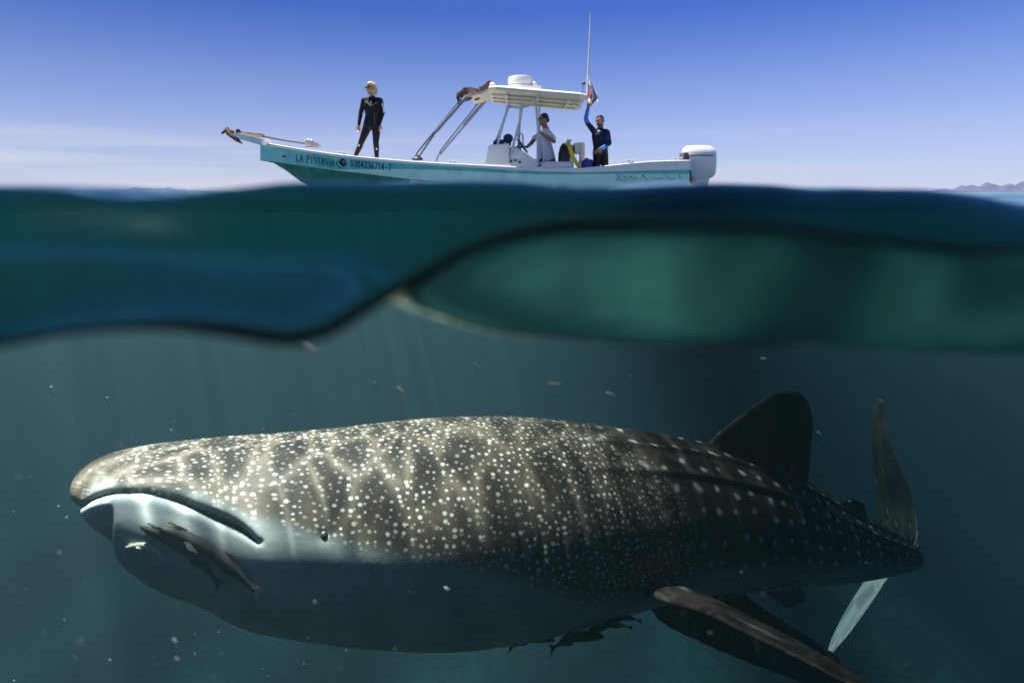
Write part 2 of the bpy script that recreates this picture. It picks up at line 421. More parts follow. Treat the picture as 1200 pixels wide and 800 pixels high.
C = np.stack([itp(ta, arc, cxx), itp(ta, arc, sD), itp(ta, arc, czz)], 1)
for _ in range(6): C[1:-1] = .25 * C[:-2] + .5 * C[1:-1] + .25 * C[2:]
CW = itp(ta, arc, sW); CH = itp(ta, arc, hh)
for arr in (CW, CH, C[:, 2]):
    for _ in range(60): arr[3:90] = .25 * arr[2:89] + .5 * arr[3:90] + .25 * arr[4:91]
T = np.gradient(C, ta, axis=0); T[:, 2] = 0; T /= np.linalg.norm(T, axis=1)[:, None]
LAT0 = np.stack([T[:, 1], -T[:, 0], np.zeros(NS)], 1)       # towards the camera
ZUP = np.array([0, 0, 1.0]); LAT = LAT0 * math.cos(ROLL) + ZUP * math.sin(ROLL); UP = ZUP * math.cos(ROLL) - LAT0 * math.sin(ROLL)
shark = MB(); NT = 176; rows = []
for i in range(NS):
    r = []
    for k in range(NT):
        th = 2 * math.pi * k / NT; c, s_ = math.cos(th), math.sin(th)
        pw_ = 2.0 / 2.02
        a = CW[i] * math.copysign(abs(c) ** pw_, c); b = CH[i] * math.copysign(abs(s_) ** pw_, s_)
        r.append(C[i] + LAT[i] * a + UP[i] * b)
    rows.append(r)
shark.loft(rows)
body_src = [tuple(v) for v in shark.v]
fin_src = {}
def fin(tagname, rows_, thick):
    """rows of (leading pixel+depth, trailing pixel+depth) from root to tip -> a tapering aerofoil blade"""
    b0 = len(shark.v); R_ = []
    m = len(rows_)
    # densify
    par = np.linspace(0, m - 1, 24)
    LE = np.array([P(*r[0]) for r in rows_]); TE = np.array([P(*r[1]) for r in rows_])
    Ls = np.stack([itp(par, range(m), LE[:, k]) for k in range(3)], 1); Ts = np.stack([itp(par, range(m), TE[:, k]) for k in range(3)], 1)
    for i in range(len(par)):
        le, te = Vector(Ls[i]), Vector(Ts[i]); ch = te - le
        span = Vector(Ls[min(i + 1, 23)] + Ts[min(i + 1, 23)] - Ls[max(i - 1, 0)] - Ts[max(i - 1, 0)]).normalized()
        nn = ch.cross(span).normalized()
        tk = thick * (1 - 0.6 * i / 23)
        prof = [(0, 0), (.04, .6), (.15, .95), (.35, 1), (.6, .75), (.85, .45), (1, .28)]
        up = [le + ch * u + nn * tk * w for u, w in prof]; dn = [le + ch * u - nn * tk * w for u, w in reversed(prof[1:])]
        R_.append(up + dn)
    shark.loft(R_)
    fin_src[tagname] = [tuple(v) for v in shark.v[b0:]]
fin('dorsal', [((826, 522, 3.07), (940, 590, 3.35)), ((845, 503, 3.10), (947, 562, 3.36)), ((870, 484, 3.15), (951, 530, 3.36)), ((894, 467, 3.2), (953, 497, 3.36)), ((913, 459, 3.24), (949, 474, 3.35)), ((926, 457, 3.28), (938, 459, 3.32))], .028)
fin('dorsal2', [((975, 590, 3.46), (1018, 620, 3.64)), ((990, 586, 3.5), (1016, 604, 3.63)), ((1004, 584, 3.55), (1014, 590, 3.6))], .016)
fin('pectoral', [((735, 640, 2.92), (690, 600, 2.97)), ((718, 664, 2.74), (690, 632, 2.78)), ((738, 688, 2.53), (712, 655, 2.63)), ((780, 706, 2.36), (752, 672, 2.6)), ((820, 717, 2.20), (800, 685, 2.55)), ((880, 745, 1.98), (868, 716, 2.32)), ((950, 779, 1.80), (940, 753, 2.08)), ((1020, 814, 1.68), (1008, 792, 1.88)), ((1100, 858, 1.58), (1085, 843, 1.68))], .018)
b0 = len(shark.v)
shark.tube([P(700, 636, 2.88), P(722, 660, 2.74), P(746, 680, 2.58), P(785, 699, 2.44)], [.13, .10, .06, .02], n=20)
fin_src['pectoral'] += [tuple(v) for v in shark.v[b0:]]
fin('pectoral_far', [((745, 680, 3.0), (850, 665, 3.1)), ((768, 724, 2.96), (880, 700, 3.06)), ((826, 756, 2.93), (940, 740, 3.02)), ((900, 786, 2.9), (990, 774, 2.98)), ((1010, 826, 2.86), (1030, 820, 2.9))], .022)
fin('pelvic', [((880, 680, 3.02), (930, 676, 3.18)), ((905, 700, 2.96), (942, 692, 3.1)), ((924, 714, 2.92), (946, 704, 3.0))], .018)
fin('tail_up', [((1040, 672, 4.40), (1078, 664, 3.98)), ((1034, 632, 4.46), (1076, 628, 4.02)), ((1028, 590, 4.54), (1073, 598, 4.12)), ((1024, 555, 4.56), (1060, 556, 4.2)), ((1022, 515, 4.58), (1044, 518, 4.32)), ((1023, 485, 4.58), (1039, 488, 4.42)), ((1028, 466, 4.58), (1035, 468, 4.5))], .024)
fin('tail_low', [((1030, 655, 4.36), (1066, 650, 3.98)), ((1008, 690, 4.40), (1042, 676, 4.02)), ((990, 718, 4.42), (1026, 700, 4.06)), ((976, 746, 4.4), (1002, 734, 4.14)), ((968, 769, 4.34), (974, 767, 4.24))], .022)
shark_me = remeshed('whale_shark', shark, 0.0085, 8)
nv = len(shark_me.vertices); co = np.empty(nv * 3, np.float32); shark_me.vertices.foreach_get('co', co); co = co.reshape(-1, 3).astype(float)
# nearest point of the centre line -> distance along the body and angle round it
su = np.empty(nv); th = np.empty(nv); lat = np.empty(nv); upc = np.empty(nv); near = np.empty(nv, int)
for a in range(0, nv, 20000):
    q = co[a:a + 20000]
    d2 = ((q[:, None, :2] - C[None, :, :2]) ** 2).sum(-1); j = d2.argmin(1); near[a:a + 20000] = j
    v = q - C[j]; along = (v * T[j]).sum(1); lt = (v * LAT[j]).sum(1)
    su[a:a + 20000] = ta[j] + along; lat[a:a + 20000] = lt
    upc[a:a + 20000] = (v * UP[j]).sum(1)
    th[a:a + 20000] = np.arctan2(upc[a:a + 20000] / CH[j], np.abs(lt) / CW[j])
tree = KDTree(len(body_src) + sum(map(len, fin_src.values()))); tags = []
for p in body_src: tree.insert(p, len(tags)); tags.append(0)
fin_ids = {k: i + 1 for i, k in enumerate(fin_src)}
for k, ps in fin_src.items():
    for p in ps: tree.insert(p, len(tags)); tags.append(fin_ids[k])
tree.balance()
ftag = np.zeros(nv, int)
rel = np.hypot((np.abs(lat)) / CW[near], upc / CH[near])
for i in np.nonzero((rel > 1.04) | (su > ta[-1] - .7))[0]:
    ftag[i] = tags[tree.find(co[i])[1]]
# mirror the far side onto the near side, then read the photo's rows from the projected pixel
mir = co - LAT[near] * (lat - np.abs(lat))[:, None] * 1.0
ppx = mir[:, 0] / mir[:, 1] * F + CX; ppy = -mir[:, 2] / mir[:, 1] * F + HY
isbody = ftag == 0
nor = np.empty(nv * 3, np.float32); shark_me.vertices.foreach_get('normal', nor); nor = nor.reshape(-1, 3).astype(float)
# --- relief: mouth, lips, ridges, gills
mx_ = [60, 95, 115, 140, 165, 200, 250, 285, 302]; my_ = [612, 591, 579, 573, 572.5, 580, 601, 619, 633]
mline = itp(ppx, mx_, my_); dm = ppy - mline
inm = isbody * sstep(312, 290, ppx) * (ppx < 330) * (0.3 + 0.7 * sstep(78, 125, ppx))
wid = itp(ppx, [80, 150, 220, 270, 305], [2.4, 2.8, 3.6, 5.6, 3])
groove = np.exp(-((dm - 2) / wid) ** 2) * inm
liplow = np.exp(-((dm - wid - 9) / 8) ** 2) * inm * sstep(270, 200, ppx)
lipup = np.exp(-((dm + wid + 6) / 9) ** 2) * inm
ang = np.pi / 2 - th          # 0 on the back, pi on the belly
ridge = np.zeros(nv)
for a0, amp in ((.30, .8), (.62, 1.0), (.98, 1.0)):
    w_ = a0 * (1 + 0.10 * np.clip(su - 2, -1, 3))
    ridge += amp * np.exp(-((ang - w_) / .045) ** 2)
ridge *= sstep(1.2, 2.3, su) * sstep(4.6, 4.0, su) * isbody
gill = np.zeros(nv)
for k in range(5):
    gx0 = 596 + 25 * k
    line = gx0 + (ppy - 600) * 0.22 + 8 * np.sin((ppy - 560) / 40)
    gill += np.exp(-((ppx - line) / 3.0) ** 2) * sstep(540 + 3 * k, 575, ppy) * sstep(678, 655, ppy)
gill *= isbody
disp = -0.030 * groove + 0.008 * liplow + 0.004 * lipup + 0.013 * ridge - 0.009 * gill
eyep = (380, 627); de = np.hypot(ppx - eyep[0], ppy - eyep[1]); disp -= 0.006 * np.exp(-(de / 9) ** 2) * isbody
co2 = co + nor * disp[:, None]
shark_me.vertices.foreach_set('co', co2.astype(np.float32).ravel()); shark_me.update()
# --- colour attributes
bnd = itp(ppx, [70, 95, 112, 130, 220, 300, 380, 450, 560, 640, 700, 760, 850, 950, 1050, 1100], [592, 588, 574, 566, 580, 604, 627, 645, 664, 686, 704, 700, 664, 662, 662, 662])
dark = sstep(32, -26, ppy - bnd)
dark = np.where(isbody, dark, 1.0)
for k, val in (('tail_low', 0.12), ('tail_up', 0.62), ('pelvic', 0.6), ('pectoral', 0.92), ('pectoral_far', 1.0)):  # far pectoral is dark all round; its pale underside is painted as shade
    dark = np.where(ftag == fin_ids[k], val, dark)
dark = np.where(isbody, np.maximum(dark, sstep(.45, .65, th)), dark)
mouth = sstep(.2, .6, groove) * sstep(308, 296, ppx)
headm = sstep(2.1, 1.6, su + 0.25 * np.clip(ang - .4, 0, 1.4) * -1)
def fattr(name, arr):
    a = shark_me.attributes.new(name, 'FLOAT', 'POINT'); a.data.foreach_set('value', arr.astype(np.float32))
fattr('dark', dark); fattr('mouth', mouth); fattr('head', np.where(isbody, headm, 0.0)); fattr('lip_and_lit_lobe', np.maximum(np.clip(liplow, 0, 1) * .38, ftag == fin_ids['tail_low']))
fattr('spotfade', 0.95 * (0.25 + 0.75 * sstep(.06, .22, su)) * np.where((ftag == fin_ids['pectoral']) | (ftag == fin_ids['pectoral_far']), .2, 1.0))
fattr('isfin', (~isbody).astype(float))
uvv = shark_me.attributes.new('skin', 'FLOAT_VECTOR', 'POINT')
sv = ang * 0.42
uvv.data.foreach_set('vector', np.stack([su, sv, np.where(lat > 0, 0.0, 5.0)], 1).astype(np.float32).ravel())

def shark_skin():
    m = bpy.data.materials.new('spotted_skin'); m.use_nodes = True; nt = m.node_tree; b = nt.nodes['Principled BSDF']
    N = nt.nodes.new; L = nt.links.new
    def at(n):
        a = N('ShaderNodeAttribute'); a.attribute_name = n; return a
    sk = at('skin'); dk = at('dark'); mo = at('mouth'); hd = at('head'); lp = at('lip_and_lit_lobe')
    def math_(op, a, b_=None, clamp=False):
        q = N('ShaderNodeMath'); q.operation = op; q.use_clamp = clamp
        for i, v in enumerate((a, b_)):
            if v is None: continue
            if isinstance(v, (int, float)): q.inputs[i].default_value = v
            else: L(v, q.inputs[i])
        return q.outputs[0]
    def ramp(v, a, b_, c=0.0, d=1.0):
        q = N('ShaderNodeMapRange'); q.interpolation_type = 'SMOOTHSTEP'
        q.inputs[1].default_value = a; q.inputs[2].default_value = b_; q.inputs[3].default_value = c; q.inputs[4].default_value = d
        L(v, q.inputs[0]); return q.outputs[0]
    def mixc(f, a, b_):
        q = N('ShaderNodeMix'); q.data_type = 'RGBA'
        if isinstance(f, (int, float)): q.inputs[0].default_value = f
        else: L(f, q.inputs[0])
        for i, v in ((6, a), (7, b_)):
            if isinstance(v, tuple): q.inputs[i].default_value = v + (1,)
            else: L(v, q.inputs[i])
        return q.outputs[2]
    def spots(scale, sx, sy, rnd, r0, r1, dim=0.3):
        mp = N('ShaderNodeMapping'); mp.inputs['Scale'].default_value = (sx, sy, 1); L(sk.outputs['Vector'], mp.inputs['Vector'])
        nz = N('ShaderNodeTexNoise'); nz.inputs['Scale'].default_value = 9; nz.inputs['Detail'].default_value = 1; L(sk.outputs['Vector'], nz.inputs['Vector'])
        ad = N('ShaderNodeVectorMath'); ad.operation = 'MULTIPLY_ADD'; L(nz.outputs['Color'], ad.inputs[0]); ad.inputs[1].default_value = (0.5, 0.5, 0); L(mp.outputs[0], ad.inputs[2])
        v = N('ShaderNodeTexVoronoi'); v.voronoi_dimensions = '2D'; v.inputs['Scale'].default_value = scale; v.inputs['Randomness'].default_value = rnd
        L(ad.outputs[0], v.inputs['Vector'])
        sep = N('ShaderNodeSeparateColor'); L(v.outputs['Color'], sep.inputs[0])
        size = math_('ADD', math_('MULTIPLY', sep.outputs[0], r1 - r0), r0)
        d = math_('SUBTRACT', size, v.outputs['Distance'])
        q = N('ShaderNodeMapRange'); q.interpolation_type = 'SMOOTHSTEP'; q.inputs[1].default_value = -0.08; q.inputs[2].default_value = 0.12; L(d, q.inputs[0])
        return math_('MULTIPLY', q.outputs[0], ramp(sep.outputs[1], 0.0, 0.9, dim, 1.0))
    sh = spots(1.0, 35, 40, 0.85, 0.10, 0.29)
    sb = spots(1.0, 8.4, 8.0, 0.4, 0.10, 0.17, 0.75)
    sp_ = N('ShaderNodeMix'); sp_.data_type = 'FLOAT'; L(hd.outputs['Fac'], sp_.inputs[0]); L(sb, sp_.inputs[2]); L(sh, sp_.inputs[3])
    # pale upright bars between the spot columns of the trunk
    wv = N('ShaderNodeTexWave'); wv.wave_type = 'BANDS'; wv.bands_direction = 'X'; wv.inputs['Scale'].default_value = 1.32; wv.inputs['Distortion'].default_value = 1.6; wv.inputs['Detail'].default_value = 2
    L(sk.outputs['Vector'], wv.inputs['Vector'])
    bars = math_('MULTIPLY', ramp(wv.outputs['Fac'], 0.82, 1.0, 0, 0.35), math_('SUBTRACT', 1.0, math_('MAXIMUM', hd.outputs['Fac'], at('isfin').outputs['Fac']), True))
    nz = N('ShaderNodeTexNoise'); nz.inputs['Scale'].default_value = 7; nz.inputs['Detail'].default_value = 6; nz.inputs['Roughness'].default_value = .6; L(sk.outputs['Vector'], nz.inputs['Vector'])
    mott = ramp(nz.outputs['Fac'], .3, .7)
    back = mixc(mott, (0.013, 0.009, 0.007), (0.032, 0.023, 0.018))
    back = mixc(hd.outputs['Fac'], back, mixc(mott, (0.036, 0.025, 0.018), (0.085, 0.062, 0.045)))  # lighter brown on the head paints in some of the sunlight there
    back = mixc(bars, back, (0.10, 0.09, 0.08))
    back = mixc(math_('MULTIPLY', sp_.outputs[0], at('spotfade').outputs['Fac']), back, (0.48, 0.47, 0.42))
    belly = mixc(mott, (0.14, 0.15, 0.145), (0.22, 0.23, 0.22))
    # the boundary is ragged
    edge = math_('ADD', dk.outputs['Fac'], math_('MULTIPLY', math_('SUBTRACT', nz.outputs['Fac'], 0.5), 0.6))
    col = mixc(ramp(edge, 0.15, 0.9), belly, back)
    col = mixc(lp.outputs['Fac'], col, (0.78, 0.80, 0.76))  # pale lower lip; lower tail lobe whitened to look sunlit
    col = mixc(mo.outputs['Fac'], col, (0.015, 0.010, 0.009))
    L(col, b.inputs['Base Color'])
    b.inputs['Roughness'].default_value = 0.6; b.inputs['Specular IOR Level'].default_value = 0.18
    n2 = N('ShaderNodeTexNoise'); n2.inputs['Scale'].default_value = 60; n2.inputs['Detail'].default_value = 4; L(sk.outputs['Vector'], n2.inputs['Vector'])
    bp = N('ShaderNodeBump'); bp.inputs['Strength'].default_value = 0.04; bp.inputs['Distance'].default_value = 0.01; L(n2.outputs['Fac'], bp.inputs['Height']); L(bp.outputs[0], b.inputs['Normal'])
    return m
shark_me.materials.append(shark_skin())
shark_o = bpy.data.objects.new('whale_shark', shark_me); COL.objects.link(shark_o)
tag(shark_o, 'huge brown whale shark with white spots and pale belly swimming just under the surface', 'whale shark')
SB = BVHTree.FromPolygons([v.co for v in shark_me.vertices], [list(p.vertices) for p in shark_me.polygons])
def on_shark(px, py):
    d = P(px, py, 1.0).normalized(); h = SB.ray_cast(Vector((0, 0, 0)), d)
    return h[0], h[1]
e0, en = on_shark(*eyep)
eb = MB(); eb.ball(e0 - en * 0.009, 0.016, nu=16, nv=12)
eb.build('eye', mat('eye_black', (0.012, 0.011, 0.011), rough=0.45, var=0.1), shark_o)

# ------------------------------------------------------------------ remoras
m_rem = mat('remora_skin', (0.010, 0.008, 0.007), rough=0.7, var=0.3, scale=40, spec=.2)
m_remp = mat('remora_pale', (0.30, 0.27, 0.20), rough=0.5, var=0.3, scale=40)
def remora(head, tail, r, label, material, bend=0.02, group=None):
    """slender sucker fish: flattened head, tapering trunk, forked tail, dorsal, anal and pectoral fins"""
    head, tail = Vector(head), Vector(tail); ax = tail - head; L_ = ax.length; ax.normalize()
    view = ((head + tail) / 2).normalized(); up = ax.cross(view).normalized()
    if up.z < 0: up = -up
    out = ax.cross(up).normalized()
    root = empty('remora', head + ax * L_ * .5)
    def pt(u, a, b):
        return head + ax * (u * L_) + up * (a * r + bend * math.sin(u * 3.1) * 1.0) + out * (b * r)
    m = MB(); rows = []
    for u, h, w in ((0, .12, .25), (.03, .42, .65), (.10, .72, .95), (.22, .95, 1.0), (.38, 1.0, .9), (.55, .82, .7), (.72, .52, .42), (.85, .28, .2), (.92, .24, .12)):
        rows.append([pt(u, h * math.sin(k * math.pi / 6), w * math.cos(k * math.pi / 6)) for k in range(12)])
    m.loft(rows); m.build('body', material, root)
    def blade(nm, outline, th=0.06):
        q = MB(); q.loft([[pt(u, a, b + th) for u, a, b in outline], [pt(u, a, b - th) for u, a, b in outline]]); q.build(nm, material, root, smooth=False)
    blade('tail_fin', [(.89, .22, 0), (1.0, 1.05, 0), (.965, .1, 0), (1.0, -1.0, 0), (.89, -.22, 0)])
    blade('dorsal_fin', [(.52, .78, 0), (.60, 1.2, 0), (.72, .85, 0), (.84, .3, 0)])
    blade('anal_fin', [(.54, -.72, 0), (.62, -1.15, 0), (.73, -.75, 0), (.84, -.28, 0)])
    blade('pectoral_fin', [(.22, -.35, .9), (.28, -.95, 1.25), (.37, -.85, 1.2), (.27, -.2, .9)])
    disc = MB(); rows = []
    disc.loft([[pt(u, .86 * (1 - .2 * abs(b)), b * .7) for u, b in ((.03, -.5), (.03, .5), (.12, .9), (.2, .6), (.2, -.6), (.12, -.9))], [pt(u, 1.04, b * .6) for u, b in ((.04, -.5), (.04, .5), (.12, .9), (.19, .6), (.19, -.6), (.12, -.9))]])
    disc.build('sucker_disc', material, root, smooth=False)
    return tag(root, label, 'fish', group)
def hug(px, py, off):
    h, nn = on_shark(px, py)
    if h is None: return P(px, py, 2.42)
    return h + nn * off
remora(hug(187, 617, .02), hug(307, 692, .025), .021, 'dark remora clinging under the whale shark\'s mouth, the larger of two', m_rem)
remora(hug(165, 616, .015), hug(262, 683, .015), .015, 'slimmer dark remora tucked behind a larger one below the mouth', m_rem)
remora(hug(150, 637, .015), hug(193, 653, .015), .009, 'tiny pale tan remora beneath the whale shark\'s chin', m_remp)
remora(hug(650, 750, .045), hug(595, 762, .045), .013, 'dark remora under the belly with its tail pointing to the shark\'s head', m_rem)
remora(hug(702, 730, .045), hug(640, 745, .045), .018, 'stout dark remora under the belly, between two slimmer ones', m_rem)
remora(hug(688, 742, .045), hug(737, 721, .045), .011, 'slim dark remora slanting up behind the stout one under the belly', m_rem)
remora(hug(702, 719, .045), hug(746, 714, .045), .009, 'smallest dark remora, lying level near the pectoral fin\'s root', m_rem)

# ------------------------------------------------------------------ drifting specks
pm = MB()
def speck(c, r, stretch):
    ax = Vector((random.gauss(.8, .3), random.gauss(0, .3), random.gauss(-.5, .35))).normalized()
    q = Vector((1, 0, 0)).rotation_difference(ax).to_matrix()
    pm.ball(c, r, (stretch, 1, .8), q, nu=6, nv=4)
for px, py, D, r, s_ in ((365, 409, .55, .0021, 4.2), (470, 457, 1.2, .0030, 4), (650, 450, 1.0, .0028, 4.5), (716, 462, 1.0, .0025, 4), (440, 450, 1.1, .0022, 3), (662, 365, .7, .0018, 2),
                         (205, 750, .8, .0015, 3), (208, 772, .8, .0016, 3), (524, 690, 1.6, .006, 2), (895, 420, 1.2, .0022, 3), (960, 508, 1.5, .0035, 2.5), (1155, 418, .9, .002, 3), (560, 430, .9, .0022, 4)):
    speck(P(px, py, D), r, s_)
for i in range(900):
    D = random.uniform(.4, 3.2) ; px = random.uniform(-250, 1450); py = random.uniform(400, 860)
    p = P(px, py, D)
    speck(p, (.0002 + .0009 * random.random() ** 2.5) * (.5 + .5 * D), random.uniform(1, 3.2))
sn = pm.build('drifting_specks', mat('plankton', (0.17, 0.18, 0.165), rough=0.8, var=0.2), smooth=True, merge=False)
sn['kind'] = 'stuff'
#BOAT
# ------------------------------------------------------------------ the panga
BD = 13.0                                   # depth of the boat's centre line
K = BD / F
m_teal = mat('teal_gelcoat', (0.12, 0.56, 0.58), rough=0.3, var=0.18, scale=4, coat=0.3)
m_mint = mat('mint_gelcoat', (0.58, 0.92, 0.85), rough=0.3, var=0.12, scale=4, coat=0.3)
m_lowt = mat('lower_hull_teal', (0.05, 0.26, 0.25), rough=0.45, var=0.22, scale=5)  # darker teal for the hull below the knuckle
m_white = mat('white_gelcoat', (0.78, 0.76, 0.74), rough=0.3, var=0.04, scale=4, coat=0.2)
m_cream = mat('cream_canopy', (0.74, 0.69, 0.58), rough=0.6, var=0.06, scale=5)
m_alu = mat('aluminium_tube', (0.46, 0.50, 0.58), rough=0.4, metal=0.0, var=0.05)
m_pole = mat('steel_pole', (0.20, 0.24, 0.32), rough=0.4, var=0.05)
m_grey = mat('grey_plastic', (0.10, 0.10, 0.11), rough=0.5)
m_black = mat('black_rubber', (0.012, 0.012, 0.014), rough=0.55, var=0.2)
m_ink = mat('hull_lettering', (0.006, 0.022, 0.028), rough=0.5, var=0.2)
m_wood = mat('galvanised_rust', (0.20, 0.11, 0.07), rough=0.75, var=0.4, scale=20)
m_brown = mat('rolled_canvas', (0.10, 0.065, 0.055), rough=0.9, var=0.4, scale=14, bump=0.6)
m_rope = mat('pale_rope', (0.55, 0.47, 0.36), rough=0.9, var=0.25, scale=30)
m_blue = mat('blue_plastic', (0.02, 0.04, 0.22), rough=0.4)
m_yel = mat('yellow_hose', (0.70, 0.52, 0.02), rough=0.4)
m_navy = mat('navy_vinyl', (0.02, 0.035, 0.10), rough=0.4)

boat = empty('motor_panga', (0.0, BD, -0.1))
tag(boat, 'turquoise open fishing boat with white canopy and outboard, floating on the sea', 'boat')

hpx = np.array([305, 309, 318, 330, 345, 365, 390, 420, 450, 480, 520, 560, 600, 640, 680, 720, 760, 790, 808], float)
f_b = lambda p: itp(p, [305, 318, 345, 380, 430, 500, 580, 700, 808], [.02, .16, .38, .60, .82, 1.02, 1.10, 1.08, 1.0])
f_top = lambda p: itp(p, [305, 345, 400, 450, 500, 560, 620, 680, 720, 760, 808], [166, 173, 181, 186, 190, 193, 196, 197, 193, 189, 187.5])
f_rim = lambda p: itp(p, [305, 345, 400, 450, 500, 560, 620, 680, 720, 760, 808], [170, 176.5, 184.5, 190, 193.5, 197, 200.5, 202, 201, 200, 199])
f_str = lambda p: itp(p, [305, 330, 360, 390, 430, 460, 560, 640, 700, 760, 808], [187.4, 189.9, 194, 198.5, 199, 198, 201, 204.5, 204, 203.5, 204])
f_kn = lambda p: itp(p, [305, 318, 380, 430, 480, 560, 640, 720, 808], [187.6, 189.2, 198, 204, 210, 217, 222, 224, 222])
f_keel = lambda p: itp(p, [305, 309, 318, 345, 380, 420, 500, 808], [.655, .65, .60, .225, -.10, -.32, -.46, -.40])
def sec(p):
    b = float(f_b(p)); Dn = BD - b
    x = (p - CX) / F * Dn
    zz = lambda y, d=0.0: (HY - y) / F * Dn
    zt, zr, zs, zk, kl = zz(float(f_top(p))), zz(float(f_rim(p))), zz(float(f_str(p))), zz(float(f_kn(p))), float(f_keel(p))
    kl = min(kl, zk - 0.01)
    kb = b * (0.88 + 0.09 * float(sstep(305, 600, p)))
    return x, b, zt, zr, zs, zk, kb, kl
hull = MB(); rows_near = []; rows = []
for p in hpx:
    x, b, zt, zr, zs, zk, kb, kl = sec(p)
    half = [(b, zr + .02), (b, zr - .004), ((b + kb) / 2 + .004, zs), (kb, zk), (kb - .025 * min(1, kb * 5), zk - .012), (kb * .62, zk + (kl - zk) * .60), (0.0, kl)]
    rows.append([(x, BD - a, z) for a, z in half] + [(x, BD + a, z) for a, z in reversed(half[:-1])])
nh = len(rows[0])
base = 0
for i in range(len(rows) - 1):
    for k in range(nh - 1):
        seg = k if k < 6 else 11 - k
        hull.cur = {0: 0, 1: 0, 2: 1, 3: 2, 4: 2, 5: 2}[seg]
        hull.add([rows[i][k], rows[i + 1][k], rows[i + 1][k + 1], rows[i][k + 1]], [(0, 1, 2, 3)])
hull.cur = 1
hull.add(rows[-1], [tuple(range(nh))])                       # transom
hull.cur = 0
hull.add(rows[0], [tuple(range(nh))])
hull_o = hull.build('hull', [m_teal, m_mint, m_lowt], boat)
HB = BVHTree.FromPolygons([v.co for v in hull_o.data.vertices], [list(f.vertices) for f in hull_o.data.polygons])

# white gunwale rim all round
gw = MB(); gr = []
loop = [(p, 1) for p in hpx[1:]] + [(p, -1) for p in hpx[::-1][:-1]]
for p, sd_ in loop:
    x, b, zt, zr, zs, zk, kb, kl = sec(p)
    o_, i_ = b + .03, max(b - .13, .0)
    gr.append([(x, BD - sd_ * o_, zr), (x, BD - sd_ * o_, zt - .01), (x, BD - sd_ * (o_ - .015), zt), (x, BD - sd_ * i_, zt), (x, BD - sd_ * i_, zr)])
gw.loft(gr, caps=True)
x, b, zt, zr, *_ = sec(808)
gw.box((x - .03, BD, (zt + zr) / 2 - .002), (.10, 2 * b + .05, zt - zr - .006))
x0, b0_, zt0, zr0, *_ = sec(305)
gw.loft([[(x0 - .02, BD - .05, zr0), (x0 - .02, BD - .05, zt0), (x0 - .02, BD + .05, zt0), (x0 - .02, BD + .05, zr0)],
         [(x0 + .22, BD - .24, zr0 - .02), (x0 + .22, BD - .24, zt0 - .035), (x0 + .22, BD + .24, zt0 - .035), (x0 + .22, BD + .24, zr0 - .02)]])
gw.build('gunwale', m_white, boat)
# decks and inner walls
dk_ = MB(); dr = []
for p in hpx[hpx <= 500]:
    x, b, zt, zr, *_ = sec(p); a = max(b - .02, .005)
    dr.append([(x, BD - a, zr + .012), (x, BD, zr + .03), (x, BD + a, zr + .012)])
dk_.loft(dr, close=False, caps=False)
xq, bq, ztq, zrq, *_ = sec(480)
dk_.add([(xq, BD - bq + .03, zrq), (xq, BD + bq - .03, zrq), (xq, BD + bq - .1, .02), (xq, BD - bq + .1, .02)], [(0, 1, 2, 3)])
dr = []
for p in hpx[hpx >= 480]:
    x, b, zt, zr, *_ = sec(p); a = b - .06
    dr.append([(x, BD - a, zr + .01), (x, BD - a + .05, .02), (x, BD + a - .05, .02), (x, BD + a, zr + .01)])
dk_.loft(dr, close=False, caps=False)
dk_.build('deck', m_white, boat, smooth=False)

def C_(px, py, dy=0.0): return P(px, py, BD + dy)

# bow pulpit, roller, windlass and anchor line
pu = MB(); a_, b_ = C_(276, 157), C_(320, 169)
pu.loft([[q + Vector((0, sy * w, sz * h)) for sy, sz in ((-1, -1), (-1, 1), (1, 1), (1, -1))] for q, w, h in ((a_, .06, .045), (C_(283, 160), .09, .06), (C_(306, 166), .11, .07), (b_, .12, .05))])
pu.build('pulpit', m_white, boat, bevel=.01)
ro = MB(); ro.tube([C_(279, 154, -.07), C_(279, 154, .07)], .05, n=12); ro.build('bow_roller', m_grey, boat)
pl = MB(); pl.box(C_(294, 157.5), (.52, .10, .085), Matrix.Rotation(R(7), 3, 'Y')); pl.build('roller_plank', mat('varnished_plank', (0.55, 0.42, 0.27), rough=.6, var=.2), boat, bevel=.012)
rp = MB(); rp.tube([C_(307, 159.5), C_(335, 165), C_(359, 168.5)], .018, n=8); rp.build('anchor_line', mat('dark_rope', (0.12, 0.11, 0.13), rough=.9, var=.3, scale=40), boat)
wi = MB(); q = C_(365, 170.5)
wi.box(q + Vector((.02, 0, 0)), (.22, .16, .10)); wi.lathe(q + Vector((-.04, -.12, .06)), [(.05, 0), (.07, .04), (.04, .07), (.04, .17), (.07, .2), (.05, .24)], n=14, axis=Vector((0, 1, 0))); wi.tube([q + Vector((.05, 0, .03)), q + Vector((.2, 0, -.02))], [.05, .025])
wi.build('windlass', mat('cast_metal', (0.45, 0.42, 0.42), rough=.45, metal=.5), boat)
for px in (400, 530, 740, 795):
    c_ = MB(); xx, b, zt, *_ = sec(px); y = BD - b + .05
    c_.tube([(xx - .09, y, zt + .045), (xx + .09, y, zt + .045)], .013); c_.tube([(xx - .035, y, zt - .005), (xx - .035, y, zt + .045)], .012); c_.tube([(xx + .035, y, zt - .005), (xx + .035, y, zt + .045)], .012)
    c_.build('cleat', m_alu, boat)

